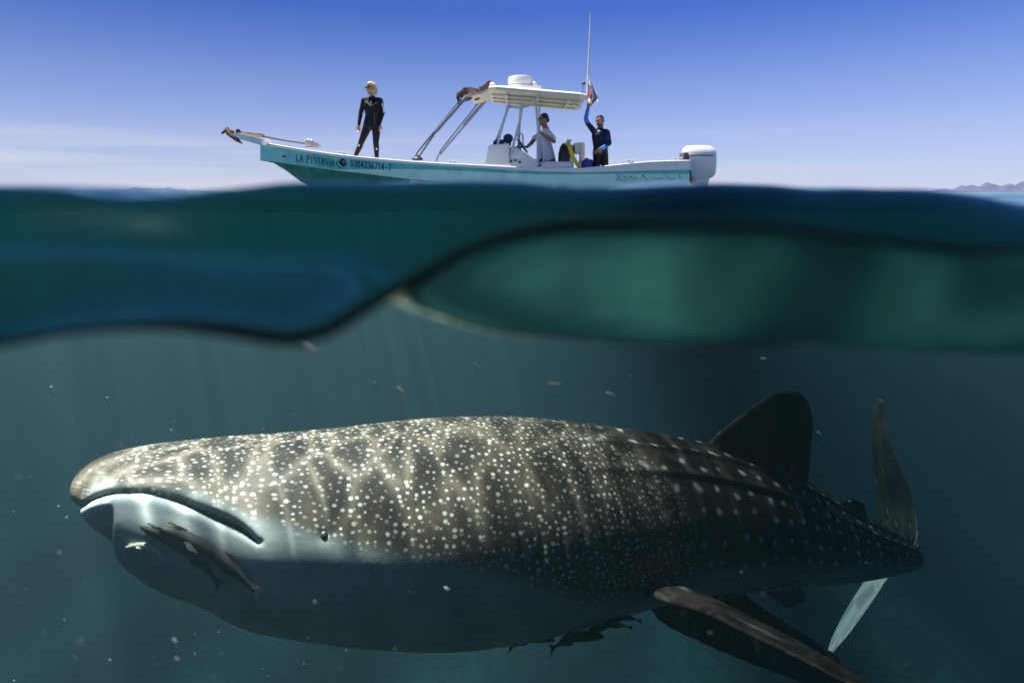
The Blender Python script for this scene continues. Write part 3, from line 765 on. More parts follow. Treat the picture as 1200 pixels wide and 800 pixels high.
# lettering and marks, laid on the planking
FONT = {'L': [[(0, 1), (0, 0), (.6, 0)]], 'I': [[(.3, 1), (.3, 0)]], 'A': [[(0, 0), (.35, 1), (.7, 0)], [(.13, .38), (.57, .38)]],
        'P': [[(0, 0), (0, 1), (.45, .95), (.62, .75), (.45, .52), (0, .48)]], 'S': [[(.6, .95), (.1, .9), (.08, .6), (.55, .45), (.58, .1), (0, .03)]],
        'T': [[(0, 1), (.7, 1)], [(.35, 1), (.35, 0)]], 'H': [[(0, 1), (0, 0)], [(.6, 1), (.6, 0)], [(0, .5), (.6, .5)]],
        '0': [[(.3, 1), (.05, .8), (.05, .2), (.3, 0), (.55, .2), (.55, .8), (.3, 1)]], '1': [[(.1, .8), (.35, 1), (.35, 0)]],
        '3': [[(.05, .9), (.25, 1), (.5, .93), (.57, .75), (.3, .54), (.58, .33), (.52, .08), (.25, 0), (.02, .12)]], '4': [[(.45, 0), (.45, 1), (.02, .32), (.62, .32)]],
        '6': [[(.5, .95), (.2, .75), (.05, .35), (.15, .05), (.45, .03), (.55, .3), (.4, .5), (.1, .42)]], '7': [[(.03, 1), (.6, 1), (.25, 0)]], '-': [[(.08, .45), (.48, .45)]]}
def paint(mb, pts, wpx):
    """a brush stroke given in photo pixels, laid on the hull's skin"""
    out = []
    for (x, y) in pts:
        d = P(x, y, 1).normalized(); h = HB.ray_cast(Vector((0, 0, 0)), d)
        if h[0] is None: continue
        n_ = h[1] if h[1].dot(d) < 0 else -h[1]
        out.append(h[0] + n_ * .004)
    w = wpx * K
    for a, b in zip(out[:-1], out[1:]):
        t = (b - a)
        if t.length < 1e-6: continue
        t.normalize(); n_ = Vector((0, -1, 0)); s_ = t.cross(n_).normalized() * w / 2
        e = t * w * .35
        q = [a - e - s_, a - e + s_, b + e + s_, b + e - s_]
        mb.loft([[v for v in q], [v + n_ * .003 for v in q]])
def word(name, text, x0, y0, x1, y1, hgt, wpx, sizes=None):
    """each character is a piece of lettering of its own"""
    n_ = len(text)
    for i, ch in enumerate(text):
        if ch == ' ': continue
        fx = x0 + (x1 - x0) * (i / (n_ - 1)); fy = y0 + (y1 - y0) * (i / (n_ - 1))
        wch = (x1 - x0) / (n_ - 1) * .78; hg = hgt * (sizes[i] if sizes else 1)
        mb = MB()
        for stq in FONT[ch]:
            dens = []
            for (a, b), (c, d) in zip(stq[:-1], stq[1:]):
                for t in (0, .5): dens.append((a + (c - a) * t, b + (d - b) * t))
            dens.append(stq[-1])
            paint(mb, [(fx + u / .65 * wch, fy + v * 0 + (1 - v) * hg + (u * wch) * (y1 - y0) / (x1 - x0)) for u, v in dens], wpx)
        mb.build(name, m_ink, boat, smooth=False, merge=False)
word('letter', 'LA PISTASHA', 347.5, 181, 388.5, 186.6, 8.2, .7, [1, 1.0, 1, 1.05, 1, 1, 1.05, 1.0, .95, 1, 1.1])
word('digit', '0304336714-7', 411, 187.6, 455, 192.6, 7.6, .8)
em = MB()                                            # round dark emblem with a pale crescent beside it
def disc(mb, cx_, cy_, rx, ry, n_=18, wob=0.0):
    pts = []
    for k in range(n_):
        a = 2 * math.pi * k / n_; w_ = 1 + wob * math.sin(3 * a + 1)
        d = P(cx_ + rx * w_ * math.cos(a), cy_ + ry * w_ * math.sin(a), 1).normalized(); h = HB.ray_cast(Vector(), d)
        if h[0] is None: return
        nn = h[1] if h[1].dot(d) < 0 else -h[1]
        pts.append(h[0] + nn * .004)
    mb.loft([pts, [p + Vector((0, -.003, 0)) for p in pts]])
disc(em, 401.5, 191, 4.6, 5.2, wob=.06)
paint(em, [(396, 188.5), (394.6, 191), (395.4, 194), (398, 196.4), (400.5, 196.6)], .8)
em.build('emblem', m_ink, boat, smooth=False, merge=False)
em2 = MB(); paint(em2, [(397.6, 192.5), (399, 194.6), (401.5, 195)], 1.5); em2.build('emblem', m_mint, boat, smooth=False, merge=False); em2 = MB(); paint(em2, [(402, 188.8), (404.2, 190)], .7); em2.build('emblem', m_mint, boat, smooth=False, merge=False)
oe = MB(); disc(oe, 332.5, 183.3, 5.2, 1.6); oe.build('hawse_plate', m_alu, boat, smooth=False)
oe = MB(); disc(oe, 333, 183.3, 2.6, 1.1); o_ = oe.build('hawse_hole', m_black, boat, smooth=False); o_.location.y -= .004
# thin dark strokes near the stern
sc_ = MB(); random.seed(3)
m_scr = mat('mark_grey_teal', (0.10, 0.20, 0.20), rough=.6, var=.3)
for a in ([(722, 203.5), (727, 210)], [(727, 204), (723, 210.5)], [(729, 205), (732, 209), (734, 205.5)], [(736, 210), (739, 206), (742, 210)], [(744, 206), (744, 210), (748, 209)], [(750, 210), (753, 206), (757, 204)], [(752, 204.5), (758, 210.5)], [(721, 211), (735, 212)], [(764, 209), (776, 209.5)], [(780, 205), (784, 210), (790, 209.4)], [(796, 204), (797, 210)]):
    sc_ = MB(); paint(sc_, a, .6); sc_.build('stern_mark', m_scr, boat, smooth=False, merge=False)

# console
cs = MB()
cs.loft([[C_(567.5, 193, dy), C_(597, 193, dy), C_(597, 168, dy), C_(573, 170, dy)] for dy in (-.5, .5)])
console = cs.build('console', m_white, boat, bevel=.03)
cd = MB(); cd.loft([[C_(597, 196, dy), C_(632, 196, dy), C_(631, 190, dy), C_(606, 173, dy), C_(597, 172, dy)] for dy in (-.42, .42)])
cd.build('console_rear', m_white, boat, bevel=.03)
vn = MB()
for a, b in ((599, 189), (604, 188), (609, 190)):
    vn = MB(); vn.box(C_(a, b, -.428), (.05, .012, .05)); vn.build('switch_panel', m_grey, boat, smooth=False)
def glassy(name, col):
    m = bpy.data.materials.new(name); m.use_nodes = True; nt = m.node_tree; nt.nodes.clear()
    o = nt.nodes.new('ShaderNodeOutputMaterial'); g = nt.nodes.new('ShaderNodeBsdfGlossy'); g.inputs['Roughness'].default_value = .04
    t = nt.nodes.new('ShaderNodeBsdfTransparent'); t.inputs[0].default_value = col + (1,)
    f = nt.nodes.new('ShaderNodeFresnel'); f.inputs[0].default_value = 1.49; x_ = nt.nodes.new('ShaderNodeMixShader')
    nt.links.new(f.outputs[0], x_.inputs[0]); nt.links.new(t.outputs[0], x_.inputs[1]); nt.links.new(g.outputs[0], x_.inputs[2]); nt.links.new(x_.outputs[0], o.inputs[0])
    return m
ws = MB(); ws.loft([[C_(577, 169.5, dy), C_(578.2, 169.5, dy), C_(587.2, 156, dy), C_(586, 156, dy)] for dy in (-.42, .42)])
ws.build('windscreen', glassy('tinted_acrylic', (.72, .82, .92)), boat, smooth=False)
for a, b, r in ((582, 168, .075), (588, 167, .06), (595.5, 162.5, .10)):
    ip = MB(); ip.ball(C_(a, b, -.2), r, (1, .8, 1.0)); ip.tube([C_(a, b, -.2), C_(a, 171, -.2)], r * .6, n=10); ip.build('instrument_pod', m_navy, boat)
sw = MB(); ctr = C_(612, 171, -.1); nrm = Vector((.8, 0, .6)); u_ = Vector((0, 1, 0)); w_ = nrm.cross(u_)
sw.tube([ctr + (u_ * math.cos(t) + w_ * math.sin(t)) * .17 for t in np.linspace(0, 2 * math.pi, 21)], .014, cap=False)
for t in (0, 2.1, 4.2): sw.tube([ctr, ctr + (u_ * math.cos(t) + w_ * math.sin(t)) * .17], .01)
sw.tube([ctr, ctr - nrm * .16], .025); sw.build('steering_wheel', m_grey, boat)
st_ = MB(); st_.box(C_(606, 178, -.25), (.16, .2, .2)); st_.tube([C_(604, 178, -.3), C_(609, 168, -.3)], .02); st_.ball(C_(609, 167.5, -.3), .04); st_.build('throttle', m_grey, boat, bevel=.02)
gr_ = MB(); gr_.tube([C_(629, 190, -.75), C_(633, 192, -.75), C_(637, 190, -.75), C_(637.5, 182, -.75), C_(637, 168, -.75), C_(633, 160, -.75)], .02); gr_.build('grab_rail', m_alu, boat)
gr_ = MB(); gr_.tube([C_(606, 160, .3), C_(609, 155.5, .3), C_(612.5, 158, .3), C_(613, 170, .3)], .016); gr_.build('grab_rail', m_alu, boat)

# canopy on posts
tt = MB()
top_l = lambda dy: 2.02
zc = lambda x: 2.03 - .085 * (x - (-.40))              # slopes down to the stern
outl = [(-.44, .82), (-.30, .96), (1.28, .96), (1.42, .84)]
ol = [(x, -y) for x, y in outl] + [(x, y) for x, y in reversed(outl)]
tt.loft([[(x, BD + y, zc(x) - .09) for x, y in ol], [(x * 1.0, BD + y * 1.02, zc(x) - .03) for x, y in ol], [(x, BD + y * .98, zc(x)) for x, y in ol], [(x * .9 + .05, BD + y * .8, zc(x) + .03) for x, y in ol]])
canopy = tt.build('canopy', m_cream, boat, smooth=False, bevel=.012)
tf = MB(); tf.loft([[(-.44, BD + y, 1.99), (-.44, BD + y, 2.02), (-.62, BD + y, 1.95), (-.80, BD + y, 1.90), (-.80, BD + y, 1.875), (-.62, BD + y, 1.92)] for y in (-.55, 0, .80)])
tf.build('front_flap', m_cream, boat, smooth=False)
for y in (-.5, 0, .5):
    rb = MB(); rb.tube([(-.4, BD + y, zc(-.4) - .115), (1.36, BD + y, zc(1.36) - .115)], .022); rb.build('roof_bearer', m_cream, boat)
for x in (-.1, .5, 1.1):
    rb = MB(); rb.tube([(x, BD - .85, zc(x) - .14), (x, BD + .85, zc(x) - .14)], .02); rb.build('roof_bearer', m_cream, boat)
for pts in ([C_(579, 172, .45), C_(597.5, 121, .55)], [C_(583, 170, -.45), C_(588, 150, -.48), C_(597, 118, -.6)], [C_(599, 180, -.45), C_(610, 138, -.5), C_(613, 114, -.6)], [C_(608, 170, .45), C_(610, 118, .6)],
            [C_(630, 197, -.72), C_(630.5, 150, -.76), C_(627, 115, -.8)], [C_(633, 197, .72), C_(632, 120, .8)], [C_(593, 125, -.55), C_(612, 126, -.55), C_(622, 123, -.55)]):
    ps = MB(); ps.tube(pts, .026, n=10); ps.build('canopy_post', m_alu, boat)
rd = MB(); rd.lathe(C_(610, 104, -.2), [(.27, 0), (.275, .03), (.235, .05), (.235, .08), (.25, .09), (.25, .19), (.235, .225), (.19, .24), (.0, .245)], n=28); rd.build('radar_dome', m_white, boat)
rd = MB(); rd.box(C_(612, 105, -.2), (.72, .66, .05)); rd.build('roof_plate', m_white, boat, bevel=.015)
rd = MB(); rd.lathe(C_(626, 104.5, -.3), [(.03, 0), (.03, .05), (.055, .06), (.06, .10), (.03, .15), (0, .155)], n=14); rd.build('satellite_puck', m_white, boat)
for a in (665, 673, 679):
    fl = MB(); fl.ball(C_(a, 122.5 + (a - 665) * .05, -.7), .035 if a < 679 else .06, (.8, 1, 1.3 if a < 679 else 1.5)); fl.tube([C_(a, 122, -.7), C_(a, 117, -.7)], .012); fl.build('deck_light', m_white, boat)
an = MB(); an.tube([C_(688.6, 118, -.75), C_(689.2, 90, -.75), C_(690.5, 60, -.75), C_(692, 15, -.75)], [.024, .02, .016, .010], n=8); an.build('antenna', m_white, boat)
bl = MB(); bl.tube([C_(682.5, 112, .3), C_(683.5, 100, .3)], .006); bl.ball(C_(683.8, 98, .3), .036, (1.2, 1, .9)); bl.build('stern_light', m_black, boat)

# folded sunshade: two pairs of poles and a rolled cloth
for pts, r in (([C_(485, 187, -.75), C_(489.5, 178, -.75), C_(541, 115, -.6)], .022), ([C_(489, 187, -.75), C_(510, 156, -.7), C_(511, 154.5, -.7), C_(546, 114, -.6)], None),
               ([C_(511, 189, .75), C_(516.5, 176, .75), C_(572, 106, .6)], .022), ([C_(516, 181, .75), C_(543, 149, .7), C_(545, 146, .7), C_(578, 107, .6)], None)):
    bp_ = MB(); bp_.tube(pts, [r] * 3 if r else [.02, .02, .036, .036], n=10); bp_.build('sunshade_pole', m_pole, boat)
rl_ = MB(); rows_ = []
ax0, ax1 = C_(538, 116, -.6), C_(580, 101, .6)
random.seed(5)
for i in range(26):
    t = i / 25; c = ax0.lerp(ax1, t) + Vector((0, 0, .04 * math.sin(t * 9)))
    r0 = .085 + .035 * math.sin(i * 1.9) * math.sin(i * .7) + (.03 if i < 8 else 0); r0 *= min(1, .45 + i * .25, .45 + (25 - i) * .25)
    rows_.append([c + Vector((math.cos(a) * r0 * (1 + .18 * math.sin(3 * a + i)), .06 * math.sin(a * 2), math.sin(a) * r0 * (1 + .15 * math.cos(2 * a + i * .8)))) for a in [2 * math.pi * k / 14 for k in range(14)]])
rl_.loft(rows_); rl_.build('rolled_cloth', m_brown, boat)
we = MB(); we.ball(C_(576.5, 103.5, .45), .105, (1, 1.1, 1.25)); we.tube([C_(571, 101, .5), C_(575, 97.5, .5), C_(580, 101, .5)], .03); we.build('cloth_end', mat('pale_canvas', (.55, .5, .45), rough=.9, var=.15, scale=12), boat)
mk = MB(); mk.lathe(C_(489, 187.8, -.72), [(.10, 0), (.11, .03), (.06, .07), (.03, .09), (0, .095)], n=12); mk.build('pole_socket', m_black, boat)

# seat, outboard
se = MB(); se.box(C_(651, 195, .05), (.62, .9, .16)); se.box(C_(651, 203, .05), (.5, .8, .25)); se.build('bench_seat', m_white, boat, bevel=.03)
ob = empty('dummy'); bpy.data.objects.remove(ob)
cw = MB(); rows_ = []
def ring_(cx_, cz_, rx, ry, n_=20, p_=2.6):
    out = []
    for k in range(n_):
        a = 2 * math.pi * k / n_; c, s_ = math.cos(a), math.sin(a)
        out.append((cx_ + rx * math.copysign(abs(c) ** (2 / p_), c), BD + ry * math.copysign(abs(s_) ** (2 / p_), s_), cz_))
    return out
xo = (819 - CX) * K
for dx, z, rx, ry in ((.01, .30, .24, .17), (.02, .38, .30, .21), (.02, .50, .32, .23), (.01, .66, .335, .24), (0, .80, .34, .24), (-.01, .90, .31, .21), (-.02, .945, .25, .16), (-.02, .96, .1, .06)):
    rows_.append(ring_(xo + dx, z, rx, ry))
cw.loft(rows_); outb = cw.build('outboard_cowl', m_white, boat)
mg = MB(); mg.loft([ring_(xo - .01, .735, .345, .247), ring_(xo - .01, .755, .345, .247)]); mg.build('cowl_seam', m_grey, outb)
lg = MB(); lg.loft([ring_(xo + .02, .32, .20, .13), ring_(xo + .0, .05, .15, .09), ring_(xo + .02, -.35, .13, .06), ring_(xo + .04, -.75, .12, .04)]); lg.box((xo + .08, BD, -.42), (.5, .26, .025)); lg.build('outboard_leg', m_white, boat)
pr_ = MB(); hub = Vector((xo + .30, BD, -.62))
pr_.lathe(hub - Vector((.12, 0, 0)), [(.03, 0), (.06, .06), (.06, .18), (.02, .24)], n=12, axis=Vector((1, 0, 0)))
for k in range(3):
    a = 2 * math.pi * k / 3; d = Vector((0, math.cos(a), math.sin(a))); e = Vector((0, -math.sin(a), math.cos(a)))
    q = [d * .05 + e * .04 + Vector((-.04, 0, 0)), d * .19 + e * .09 + Vector((-.04, 0, 0)), d * .2 - e * .05 + Vector((.05, 0, 0)), d * .05 - e * .04 + Vector((.04, 0, 0))]
    pr_.loft([[hub + v for v in q], [hub + v + Vector((.012, 0, 0)) for v in q]])
pr_.build('propeller', m_grey, boat, smooth=False)
br = MB(); br.box(((803 - CX) * K, BD, .50), (.16, .36, .62)); br.tube([((800 - CX) * K, BD - .13, .62), ((806 - CX) * K, BD - .13, .82)], .03); br.build('motor_bracket', m_grey, boat, bevel=.02)

# anchor in the bow roller
anc = MB(); q0 = C_(278, 156)
anc.tube([C_(283, 158), C_(271, 153.5), C_(265, 155.5)], [.03, .038, .03], n=8)
anc.tube([C_(264.5, 150, -.02), C_(270, 158, -.03), C_(278, 164, -.03), C_(284, 168.5, -.02)], [.02, .05, .045, .01], n=6)
anc.tube([C_(266, 151, .08), C_(261, 155.5, .1), C_(259.5, 157, .1)], [.03, .03, .012], n=6)
anc.loft([[C_(263, 153, .02), C_(267, 148.5, .02), C_(272, 156, .02), C_(266, 159, .02)], [C_(263, 153, -.02), C_(267, 148.5, -.02), C_(272, 156, -.02), C_(266, 159, -.02)]])
ao = anc.build('anchor', m_wood, bevel=.004); tag(ao, 'rusty folding anchor hanging off the bow pulpit of the boat', 'anchor')

# flag at the antenna's foot
fg = MB(); rows_ = []
for i in range(15):
    t = i / 14; y_ = 88 + 33 * t
    w_ = 13.5 * min(1, (t * 1.25) ** .85) * (1 if t < .86 else 1 - (t - .86) * 3.2)
    row = []
    for k in range(9):
        s_ = k / 8; row.append(C_(689 + w_ * s_ - .6 * t, y_ + 1.5 * s_ * s_, -.75 + .10 * math.sin(s_ * 8 + t * 3) * (.3 + t)))
    rows_.append(row)
for i in range(14):
    for k in range(8):
        fg.cur = 1 if (k in (1, 2) and 4 <= i <= 11) else 0
        fg.add([rows_[i][k], rows_[i][k + 1], rows_[i + 1][k + 1], rows_[i + 1][k]], [(0, 1, 2, 3)])
fo = fg.build('flag', [mat('flag_white', (.85, .83, .84), rough=.9), mat('flag_red', (.42, .10, .12), rough=.9)])
sm = fo.modifiers.new('thick', 'SOLIDIFY'); sm.thickness = .008
tag(fo, 'limp white and red flag drooping from the antenna at the canopy', 'flag')

# dive gear amidships
dg_ = empty('dive_vest', C_(661, 197, -.2)); tag(dg_, 'black dive vest with tank and coiled yellow hose standing beside the bench seat', 'dive gear')
b1 = MB(); rows_ = []
for z_, w1, w2, o1 in ((197, 5.5, .16, 0), (190, 7, .2, 0), (180, 7.2, .2, .6), (172, 5.5, .16, 1), (169, 3.4, .1, 1.2)):
    c = C_(661 + o1, z_, -.2); rows_.append([c + Vector((w1 * K * math.cos(a), w2 * math.sin(a), .02 * math.sin(2 * a))) for a in [2 * math.pi * k / 14 for k in range(14)]])
b1.loft(rows_); b1.build('vest', m_black, dg_)
for off in (0, 1.7):
    hs = MB(); hs.tube([C_(662.5 + off, 169, -.38), C_(664 + off, 167, -.40), C_(666.5 + off, 172, -.42), C_(669 + off, 180, -.43), C_(673 + off, 188, -.43), C_(677.5 + off, 195.5, -.42)], .026, n=10); hs.build('hose', m_yel, dg_)
tk_ = MB(); tk_.lathe(C_(667, 197, .05), [(.085, 0), (.095, .03), (.095, .38), (.07, .46), (.03, .49), (.03, .54), (.05, .545), (.05, .58), (0, .585)], n=16); tk_.build('tank', mat('tank_metal', (.5, .5, .5), rough=.35, metal=.6), dg_)
cu = MB(); cu.box(C_(678, 174, 0), (.20, .3, .22), Matrix.Rotation(R(-6), 3, 'Y')); cu.box(C_(682, 178, -.05), (.1, .24, .35)); co_ = cu.build('seat_cushion', m_cream, bevel=.035); tag(co_, 'cream padded seat cushion propped up behind the yellow hose', 'cushion')
dp = MB(); dp.tube([C_(681, 197, 0), C_(680, 178, 0)], .03); dp.build('post', m_alu, co_)
def drum(px, py, r, h, label):
    d_ = MB(); d_.lathe(C_(px, py, .1), [(r * .92, 0), (r, .03), (r, h * .3), (r * 1.04, h * .34), (r, h * .38), (r, h * .85), (r * .8, h), (0, h)], n=18)
    o = d_.build('drum', m_blue); l_ = MB(); l_.lathe(C_(px, py, .1) + Vector((0, 0, h)), [(r * .35, 0), (r * .35, .03), (0, .03)], n=12); l_.build('lid', m_black, o)
    tag(o, label, 'drum')
drum(686.5, 225, .17, .66, 'blue plastic drum on deck between the cushion and the standing man')

# ------------------------------------------------------------------ people
m_skin = mat('skin', (0.50, 0.29, 0.20), rough=.5, var=.06); m_tan = mat('tanned_skin', (0.26, 0.13, 0.085), rough=.5, var=.06)
m_suit = mat('black_neoprene', (0.010, 0.010, 0.014), rough=.75, spec=.25, var=.3, scale=9); m_suit2 = mat('navy_neoprene', (0.010, 0.016, 0.05), rough=.75, spec=.25, var=.2)
m_panel = mat('grey_panel', (.045, .045, .05), rough=.5); m_hairb = mat('blond_hair', (.60, .42, .19), rough=.7, var=.45, scale=60); m_haird = mat('dark_hair', (.014, .011, .010), rough=.6)
m_tee = mat('grey_shirt', (.58, .58, .62), rough=.9, var=.08, scale=10, bump=.4); m_short = mat('blue_shorts', (.015, .03, .16), rough=.9); m_cyan = mat('blue_sleeve', (.02, .16, .55), rough=.6)
m_glass = mat('dark_lens', (.008, .008, .01), rough=.1); m_wht = mat('white_print', (.75, .75, .75), rough=.6)
def person(base, mats, caps, label, voxel=.0075):
    """one continuous body grown round tapered limbs; each face takes the cloth of its nearest limb"""
    mb = MB(); segs = []
    for (p1, r1, p2, r2, slot) in caps:
        p1, p2 = Vector(p1), Vector(p2)
        mb.ball(p1, r1, nu=12, nv=8)
        if (p2 - p1).length > 1e-4: mb.ball(p2, r2, nu=12, nv=8); mb.tube([p1, p2], [r1, r2], n=14)
        segs.append((np.array(p1), np.array(p2), r1, r2, slot))
    me = remeshed('person', mb, voxel, 3)
    n_ = len(me.polygons); ce = np.empty(n_ * 3, np.float32); me.polygons.foreach_get('center', ce); ce = ce.reshape(-1, 3).astype(float)
    best = np.full(n_, 1e9); sl = np.zeros(n_, np.int32)
    for a, b, r1, r2, s_ in segs:
        d = b - a; L2 = max(d @ d, 1e-9); t = np.clip(((ce - a) @ d) / L2, 0, 1)
        q = np.linalg.norm(ce - a - t[:, None] * d, axis=1) - (r1 + (r2 - r1) * t)
        k = q < best; best[k] = q[k]; sl[k] = s_
    for m in mats: me.materials.append(m)
    me.polygons.foreach_set('material_index', sl)
    o = bpy.data.objects.new('person', me); COL.objects.link(o)
    return tag(o, label, 'person')
def hand_caps(w, d, side, slot, palm=.09, curl=.35, flat=Vector((0, -1, 0))):
    """palm, four bent fingers of unequal length and a thumb from the palm's side"""
    w, d = Vector(w), Vector(d).normalized(); s_ = d.cross(flat).normalized() * side; inn = s_.cross(d).normalized()
    out = []
    for k, (o_, l_) in enumerate(((-.030, .060), (-.010, .072), (.010, .076), (.030, .068))):
        a = w + d * .03 + s_ * o_ * .7; b = w + d * palm + s_ * o_
        out.append((a, .015, b, .012, slot))
        c = b + d * l_ * .5 + inn * l_ * curl * .35; e = c + d * l_ * .42 + inn * l_ * curl * .9
        out.append((b, .0095, c, .009, slot)); out.append((c, .009, e, .0075, slot))
    t0 = w + d * .03 + s_ * .035; t1 = t0 + s_ * .03 + d * .035; t2 = t1 + d * .035 + inn * .012
    out.append((t0, .014, t1, .011, slot)); out.append((t1, .011, t2, .009, slot))
    return out
def head_caps(c, face, slot, s=1.0, chin=True):
    """skull, cheeks, jaw, nose and ears round centre c, face = direction looked at"""
    c = Vector(c); f = Vector(face).normalized(); u = Vector((0, 0, 1)); r = f.cross(u).normalized()
    q = lambda a, b, d: c + r * a * s + f * b * s + u * d * s
    L_ = [(q(0, -.025, .025), .078 * s, q(0, .02, .03), .074 * s, slot), (q(-.02, .035, -.03), .05 * s, q(.02, .035, -.03), .05 * s, slot), (q(0, .045, -.075), .036 * s, q(0, .055, -.09), .026 * s, slot),
          (q(0, .088, .005), .010 * s, q(0, .106, -.022), .013 * s, slot), (q(-.03, .082, .028), .012 * s, q(.03, .082, .028), .012 * s, slot), (q(-.016, .082, -.052), .010 * s, q(.016, .082, -.052), .010 * s, slot)]
    for sgn in (-1, 1): L_.append((q(sgn * .08, -.01, .018), .014 * s, q(sgn * .082, -.005, -.012), .011 * s, slot))
    return L_, q
def part(name, mb, m, o, voxel=None):
    if voxel:
        me = remeshed(name, mb, voxel, 2); me.materials.append(m); w = bpy.data.objects.new(name, me); COL.objects.link(w); w.parent = o; return w
    return mb.build(name, m, o)

def torso(levels):
    """levels of (left point, right point, radius, slot): joined across and along"""
    out = []
    for l, r, q, s_ in levels:
        m_ = Vector(l).lerp(Vector(r), .5); out.append((l, q, r, q, s_))
    for (l, r, q, s_), (l2, r2, q2, s2) in zip(levels[:-1], levels[1:]):
        for t in (0, .25, .5, .75, 1): out.append((Vector(l).lerp(Vector(r), t), q, Vector(l2).lerp(Vector(r2), t), q2, s_))
    return out

# woman on the foredeck
Z = lambda px, py, dy=0: C_(px, py, dy)
hc = Z(434.5, 104.2, 0); face = Vector((-.75, -.62, -.02))
caps, hq = head_caps(hc, face, 0, .98)
W = 1
caps += [(Z(435.5, 110, .01), .052, Z(436, 115, .02), .062, 0), (Z(436, 113.2, .02), .06, Z(436, 116, .02), .072, W)]
caps += torso([(Z(428.5, 117.6, .02), Z(444.5, 117.6, .02), .062, W), (Z(431, 122, .01), Z(441, 122, .01), .092, W), (Z(432, 128, 0), Z(440.5, 128, 0), .088, W), (Z(433, 135, .01), Z(440, 135, .01), .082, W), (Z(432, 142, .02), Z(440, 142, .02), .094, W), (Z(431, 147.5, .02), Z(440.5, 147.5, .02), .098, W)])
caps += [(Z(433, 124, -.06), .045, Z(439, 124, -.06), .045, W)]
caps += [(Z(426.6, 117.6, .02), .058, Z(422.6, 133.5, .03), .045, W), (Z(422.6, 133.5, .03), .045, Z(420.6, 146, -.03), .032, W), (Z(445.6, 117.8, .02), .058, Z(448.3, 133, .04), .045, W), (Z(448.3, 133, .04), .045, Z(444.6, 146, -.02), .032, W)]
caps += hand_caps(Z(420.5, 146.5, -.03), Z(420.2, 156, -.05) - Z(420.5, 146, -.03), 1, 0) + hand_caps(Z(444.5, 146.5, -.02), Z(443.6, 156, -.04) - Z(444.5, 146, -.02), -1, 0)
caps += [(Z(430.5, 149, .02), .092, Z(423, 167.5, -.02), .058, W), (Z(423, 167.5, -.02), .056, Z(422, 171, .0), .058, W), (Z(422, 171, .0), .058, Z(416, 184.0, .06), .040, W), (Z(441, 149, .02), .092, Z(440.5, 168, -.02), .058, W), (Z(440.5, 168, -.02), .057, Z(441, 172, .0), .058, W), (Z(441, 172, 0), .058, Z(441.5, 184.6, .06), .040, W)]
caps += [(Z(416, 184.4, .06), .04, Z(413, 187.0, -.08), .030, 0), (Z(441.5, 185.0, .06), .04, Z(443, 187.4, -.08), .030, 0)]
woman = person(None, [m_skin, m_suit], caps, 'blond person in black wetsuit and sunglasses standing on the foredeck')
hb = MB(); hb.ball(hq(0, -.03, .045), .096, (1, 1, 1)); hb.ball(hq(0, .0, .085), .072); hb.ball(hq(0, -.075, -.03), .075)
for sg in (-1, 1): hb.ball(hq(sg * .068, -.03, -.04), .044, (1, 1, 1.7)); hb.ball(hq(sg * .045, -.075, -.08), .05)
hb.ball(hq(-.02, .06, .085), .04)
rs_ = random.Random(4)
for k in range(16):
    a_ = rs_.uniform(1.9, 7.4); hb.ball(hq(.075 * math.sin(a_), -.03 - .06 * abs(math.cos(a_)) * (1 if math.cos(a_) < 0 else -.2), rs_.uniform(-.12, .09)), rs_.uniform(.018, .032), (1, 1, 1.6))
part('hair', hb, m_hairb, woman, .008)
gb_ = MB()
for sg in (-1, 1): gb_.ball(hq(sg * .034, .088, .022), .027, (1, .6, .8)); gb_.tube([hq(sg * .06, .08, .026), hq(sg * .088, -.01, .03)], .006, n=6)
gb_.tube([hq(-.02, .098, .026), hq(.02, .098, .026)], .005, n=6); part('sunglasses', gb_, m_glass, woman)
lg_ = MB(); lg_.ball(Z(434.7, 120.2, -.10), .022, (1, .4, 1)); part('chest_logo', lg_, m_wht, woman)
for pts, nm in (([Z(428, 119, -.075), Z(434.7, 124, -.122), Z(442, 120, -.075)], 'chest_panel'), ([Z(447.6, 121, -.03), Z(449.4, 127, -.015), Z(449.6, 132, -.01)], 'sleeve_lit_edge'), ([Z(439, 132, -.085), Z(439, 147, -.10)], 'zip')):  # white strip down one sleeve paints the lit edge of the arm
    lg_ = MB(); lg_.tube(pts, .012 if nm != 'chest_panel' else .02, n=6); part(nm, lg_, m_panel if nm != 'sleeve_lit_edge' else m_wht, woman)
for a in ((425.8, 132.5, -.02), (420.8, 170.5, -.06), (441.3, 174.5, -.06)):
    lg_ = MB(); lg_.ball(Z(*a), .018, (.8, .7, 1.2)); part('print', lg_, m_wht, woman)

# helmsman on the bench, looking forward
hc = Z(636.8, 140.8, -.05); face = Vector((-.95, -.25, -.05))
caps, hq = head_caps(hc, face, 0, 1.02)
caps += [(Z(638, 147, -.03), .06, Z(640, 152, -.02), .068, 0), ]
caps += torso([(Z(639, 154.5, -.22), Z(641, 154.5, .20), .072, 1), (Z(637.5, 160, -.12), Z(638.5, 160, .12), .12, 1), (Z(638, 168, -.11), Z(639, 168, .11), .13, 1), (Z(640, 177, -.10), Z(641, 177, .10), .135, 1), (Z(642.5, 185, -.10), Z(643, 185, .10), .135, 1), (Z(644, 189, -.11), Z(644, 189, .11), .13, 2)])
caps += [(Z(642, 190, -.13), .095, Z(622, 191.5, -.18), .07, 2), (Z(642, 190, .13), .095, Z(622, 191.5, .18), .07, 2), (Z(622, 191.5, -.18), .065, Z(620.5, 216, -.18), .042, 0), (Z(622, 191.5, .18), .065, Z(620.5, 216, .18), .042, 0),
         (Z(620.5, 219.5, -.18), .042, Z(610, 222, -.18), .032, 0), (Z(620.5, 219.5, .18), .042, Z(610, 222, .18), .032, 0)]
